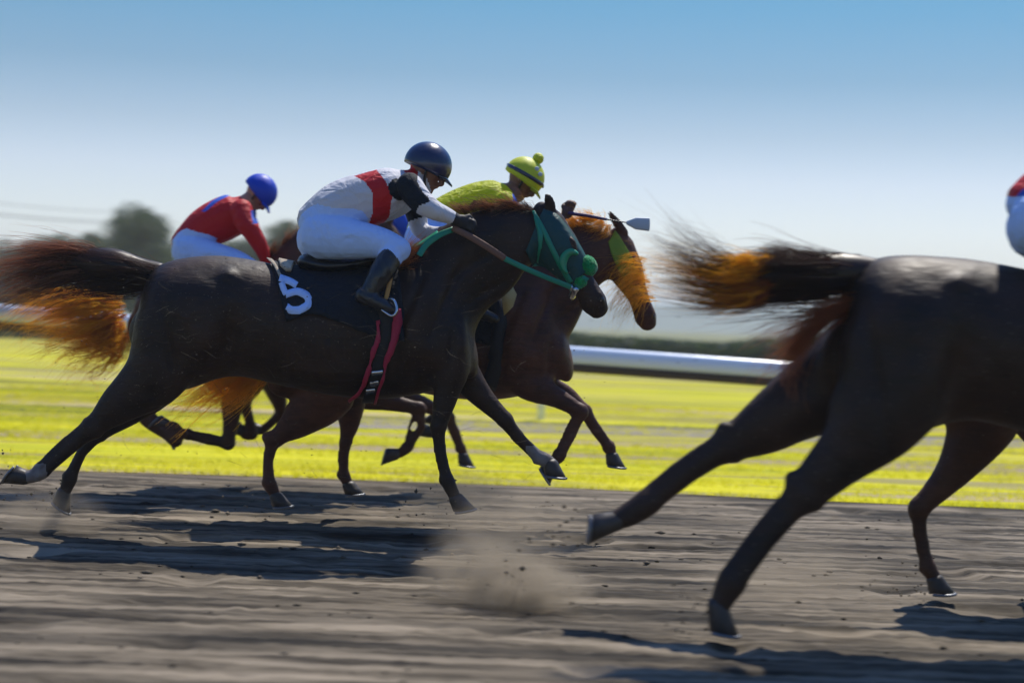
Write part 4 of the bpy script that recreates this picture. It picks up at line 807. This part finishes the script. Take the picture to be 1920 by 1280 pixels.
p2, hp2, f2, u2, hel2 = person('person', 'jockey in bright yellow with a yellow pompom helmet, raising a hand', B_D, .94, J2, c2, 'helmet_yellow', True)
# band round the yellow helmet
bn = MB(); q_ = []
for a in np.linspace(0, 2*math.pi, 22): q_.append(hp2(.134*math.cos(a), .028+.018*math.cos(a), .115*math.sin(a)))
bn.tube(q_, [.012]*22, [.004]*22, k=1, seg=8); obj('helmet_band', bn.mesh('helmet_band'), M['helmet_navy'], hel2)
for a in (.6, 1.25):
    m3 = MB(); c_ = hp2(.11*math.sin(a)*.9-.02, .022+.085*math.cos(a*.55), -.085); m3.ball(c_, f2*.014, Vector((0, .008, 0)), u2*.014); obj('helmet_stud', m3.mesh('helmet_stud'), M['whip_flap'], hel2)
# whip in the raised hand
wr = thing('riding_whip', P(1065, 403, B_D-.12), 'whip with a purple grip and pale flap held out by the yellow jockey', 'whip')
wD = B_D-.14
m3 = MB(); m3.tube([P(1068, 400, wD), P(1100, 404, wD), P(1136, 411, wD)], [.011, .011, .009], k=3, seg=10); obj('grip', m3.mesh('grip'), M['whip_grip'], wr)
m3 = MB(); m3.tube([P(1136, 411, wD), P(1160, 415, wD), P(1180, 418, wD)], [.005, .004, .004], k=3, seg=8); obj('shaft', m3.mesh('shaft'), M['black'], wr)
m3 = MB(); m3.rings([P(1176, 418, wD), P(1192, 419, wD), P(1217, 421, wD)], [Vector((0, 0, .012)), Vector((0, 0, .036)), Vector((0, 0, .04))], [Vector((0, .006, 0))]*3, 12); obj('flap', m3.mesh('flap'), M['whip_flap'], wr)

J3 = dict(hip=(360, 465), torso=[(355, 455, 0, .13, .17), (387, 427, 0, .155, .18), (422, 409, 0, .165, .19), (450, 396, 0, .145, .18), (466, 378, 0, .07, .09)], head=(484, 362), face=(.62, .78),
  arm=[(453, 394, -.18, .084), (458, 414, -.22, .076), (470, 432, -.23, .07), (486, 458, -.2, .058), (496, 482, -.16, .042)],
  farm=[(455, 395, .18, .07), (470, 420, .2, .06), (480, 445, .2, .05), (494, 465, .16, .04), (500, 482, .1, .034)],
  leg=[(355, 472, -.09, .14, .13), (395, 482, -.15, .12, .11), (440, 490, -.22, .09), (470, 502, -.27, .068)], fleg=[(355, 472, .09, .14, .13), (395, 482, .15, .12, .11), (440, 490, .22, .09), (470, 502, .27, .068)],
  shin=[(466, 508, -.28, .062), (450, 540, -.32, .06), (435, 566, -.34, .05)], fshin=[(466, 508, .28, .062), (450, 540, .32, .06), (435, 566, .34, .05)],
  foot=[(428, 574, -.34, .048), (445, 585, -.35, .042), (464, 592, -.35, .03)], ffoot=[(428, 574, .34, .048), (445, 585, .35, .042), (464, 592, .35, .03)], hand=(496, 492, -.15, .6, -.8), fhand=(504, 488, .1, .8, -.5))
c3 = dict(mats=['red_cloth', 'breeches', 'boot', 'skin', 'glove', 'blue_cloth', 'white_cloth'], arm=[0, 0, 0, 0, 4], marks=[([(378, 396), (398, 376), (440, 354), (446, 359), (408, 378), (384, 398)], [0], 5), ([(470, 395), (484, 392), (486, 418), (474, 420)], [0, 3], 5)])
p3, *_ = person('person', 'jockey in red with a plain blue helmet, crouching behind the black horse', C_D, .92, J3, c3, 'helmet_blue')

sh = lambda x, y: (1968+(x-555)*1.356-82, 652+(y-605)*1.356-12)
def mapj(j, fn):
    o = {}
    for k_, v in j.items():
        if k_ == 'face': o[k_] = v
        elif k_ in ('hip', 'head'): o[k_] = fn(*v)
        elif k_ in ('hand', 'fhand'): o[k_] = (*fn(v[0], v[1]), *v[2:])
        else: o[k_] = [(*fn(r[0], r[1]), *r[2:]) for r in v]
    return o
c4 = dict(mats=['red_cloth', 'blue_cloth', 'boot', 'skin', 'glove', 'breeches'], arm=[0, 0, 0, 4, 4], marks=[([(1800, 368), (2100, 368), (2150, 520), (1800, 520)], [0, 1], 5)])
J4 = mapj(J1, sh)
p4, *_ = person('person', 'jockey at the right edge, only pale blue breeches and a red back showing', R_D, 1.0, J4, c4, 'helmet_blue')
sh5 = lambda x, y: (605+(x-555)*.7, 592+(y-605)*.7)
c5 = dict(mats=['blue_cloth', 'breeches', 'boot', 'skin_dark', 'glove', 'white_cloth'], arm=[0, 5, 0, 4, 4])
p5, *_ = person('person', 'jockey in blue almost hidden behind the rider in white and red', D_D, .93, mapj(J1, sh5), c5, 'helmet_blue')

# ------------------------------------------------------------------ dust and flying grit
def dust(px, py, D, rx, ry, rz, dens, label, ns=5.):
    m = bpy.data.materials.new('dust'); m.use_nodes = True; t = m.node_tree; n, l = t.nodes, t.links; n.remove(n['Principled BSDF'])
    v = n.new('ShaderNodeVolumePrincipled'); v.inputs['Color'].default_value = (.54, .47, .37, 1); v.inputs['Anisotropy'].default_value = .3
    tc = n.new('ShaderNodeTexCoord'); q = n.new('ShaderNodeTexNoise'); q.inputs['Scale'].default_value = 1.6; q.inputs['Detail'].default_value = 4; q.inputs['Distortion'].default_value = .5; l.new(tc.outputs['Object'], q.inputs[0])
    ln = n.new('ShaderNodeVectorMath'); ln.operation = 'LENGTH'; l.new(tc.outputs['Object'], ln.inputs[0])
    fa = n.new('ShaderNodeMapRange'); fa.inputs['From Min'].default_value = .25; fa.inputs['From Max'].default_value = 1; fa.inputs['To Min'].default_value = 1; fa.inputs['To Max'].default_value = 0; fa.interpolation_type = 'SMOOTHSTEP'; l.new(ln.outputs['Value'], fa.inputs[0])
    nr = n.new('ShaderNodeMapRange'); nr.inputs['From Min'].default_value = .38; nr.inputs['From Max'].default_value = .65; l.new(q.outputs[0], nr.inputs[0])
    mu = n.new('ShaderNodeMath'); mu.operation = 'MULTIPLY'; l.new(fa.outputs[0], mu.inputs[0]); l.new(nr.outputs[0], mu.inputs[1])
    m2_ = n.new('ShaderNodeMath'); m2_.operation = 'MULTIPLY'; m2_.inputs[1].default_value = dens; l.new(mu.outputs[0], m2_.inputs[0]); l.new(m2_.outputs[0], v.inputs['Density']); l.new(v.outputs[0], n['Material Output'].inputs['Volume'])
    bm = bmesh.new(); bmesh.ops.create_icosphere(bm, subdivisions=3, radius=1); me = bpy.data.meshes.new('dust'); bm.to_mesh(me); bm.free(); me.materials.append(m)
    o = link(bpy.data.objects.new('dust_cloud', me)); o.location = P(px, py, D); o.scale = (rx, ry, rz); tag(o, label, 'dust', 'puffs of dust kicked up from the track', 'stuff')
dust(985, 1105, 6.9, .34, .25, .16, 24, 'thick tan puff of dust low in front of the pack')
dust(900, 1065, 7.0, .36, .25, .2, 9, 'tan dust trailing to the left of the thick low puff')
dust(960, 990, 7.4, .45, .3, .28, 4, 'thin dust rising above the thick low puff')
dust(1500, 1080, 6.6, .5, .3, .16, 4, 'thin dust hanging round the near hoof of the right horse')
dust(860, 930, 8.9, .4, .3, .2, 4, 'faint dust under the forelegs of the green bridled horse')
dust(90, 960, 8.8, .4, .3, .16, 4, 'faint dust behind the hind hooves at the left')
mb = MB()
for k in range(420):
    zone = rng.random()
    if zone < .6: px, py, D_ = rng.uniform(60, 1150), rng.uniform(480, 1050), rng.uniform(7.9, 8.5)
    elif zone < .85: px, py, D_ = rng.uniform(1000, 1900), rng.uniform(450, 1250), rng.uniform(5.9, 6.3)
    else: px, py, D_ = rng.normal(985, 60), rng.normal(1090, 35), 6.9
    c = P(px, py, D_)
    if c.z < .02: continue
    r = rng.uniform(.0012, .0035); V = np.array([[1, 0, 0], [-1, 0, 0], [0, 1, 0], [0, -1, 0], [0, 0, 1], [0, 0, -1]])*rng.uniform(.5, 1.4, (6, 1))*r*[1.6, 1, 1]+np.array(c)
    mb.add(V, T=[[0, 2, 4], [2, 1, 4], [1, 3, 4], [3, 0, 4], [2, 0, 5], [1, 2, 5], [3, 1, 5], [0, 3, 5]])
for (hx_, hy_, hd_) in ((30, 895, 8.66), (115, 935, 8.95), (860, 950, 8.65), (1330, 1165, 6.35), (1085, 1005, 6.65), (1745, 1110, 7.5), (520, 940, 9.6), (985, 1095, 6.9)):
    for k in range(26):                              # clods torn out behind each hoof
        c = P(hx_-abs(rng.normal(0, 55)), hy_+rng.normal(-8, 26), hd_+rng.normal(0, .08)); c.z = max(c.z, .015); r = rng.uniform(.002, .009)*(1.7 if rng.random() < .1 else 1)
        V = np.array([[1, 0, 0], [-1, 0, 0], [0, 1, 0], [0, -1, 0], [0, 0, 1], [0, 0, -1]])*rng.uniform(.5, 1.4, (6, 1))*r+np.array(c); mb.add(V, T=[[0, 2, 4], [2, 1, 4], [1, 3, 4], [3, 0, 4], [2, 0, 5], [1, 2, 5], [3, 1, 5], [0, 3, 5]])
for k in range(150):
    px, py = rng.uniform(230, 1000), rng.uniform(500, 900); c = P(px, py, rng.uniform(8.0, 8.35))
    if c.z < .05: continue
    d = Vector((rng.uniform(.5, 1), rng.normal(0, .3), rng.normal(.0, .45))).normalized()*rng.uniform(.012, .05); q = Vector(rng.normal(0, .006, 3))
    mb.tube([c-d, c+q, c+d], [.0004, .0006, .0003], k=3, seg=4)
tag(obj('flying_grit', mb.mesh('flying_grit', False), M['dirt']), 'specks of grit and loose hairs thrown up by the running horses', 'grit', kind='stuff')

# overhead wires at the far left
pr = P(-520, 330, 70); wire_root = thing('power_line', (pr.x, 70, -.13), 'thin overhead power line crossing the sky at the far left', 'power line')
mb = MB(); mb.tube([(pr.x, 70, -.13), (pr.x, 70, pr.z+.6)], [.14, .1], k=2, seg=10); mb.box((pr.x, 70, pr.z+.2), (.05, 0, 0), (0, .9, 0), (0, 0, .06)); obj('pole', mb.mesh('pole'), M['bark'], wire_root)
pe = P(300, 430, 95); mb = MB(); mb.tube([(pe.x, 95, -.13), (pe.x, 95, pe.z+.6)], [.14, .1], k=2, seg=10); mb.box((pe.x, 95, pe.z+.2), (.05, 0, 0), (0, .9, 0), (0, 0, .06)); obj('pole', mb.mesh('pole'), M['bark'], wire_root)
for o_, h_ in ((-.85, .3), (0, .9), (.85, .3)):
    a = Vector((pr.x, 70+o_, pr.z+h_)); b = Vector((pe.x, 95+o_, pe.z+h_)); mb = MB(); mb.tube([a, (a*2+b)/3-Vector((0, 0, .5)), (a+b*2)/3-Vector((0, 0, .5)), b], [.014]*4, k=8, seg=6); obj('wire', mb.mesh('wire'), M['black'], wire_root)

# ------------------------------------------------------------------ air
hz = bpy.data.materials.new('haze'); hz.use_nodes = True; t = hz.node_tree; t.nodes.remove(t.nodes['Principled BSDF'])
v = t.nodes.new('ShaderNodeVolumePrincipled'); v.inputs['Color'].default_value = (.8, .86, .93, 1); v.inputs['Density'].default_value = .0009; v.inputs['Anisotropy'].default_value = 0
t.links.new(v.outputs[0], t.nodes['Material Output'].inputs['Volume'])
mb = MB(); mb.box((0, 1640, 22), (1560, 0, 0), (0, 1900, 0), (0, 0, 25)); tag(obj('haze', mb.mesh('haze', False), hz), 'pale haze lying over the far trees and hills', 'haze', kind='stuff')
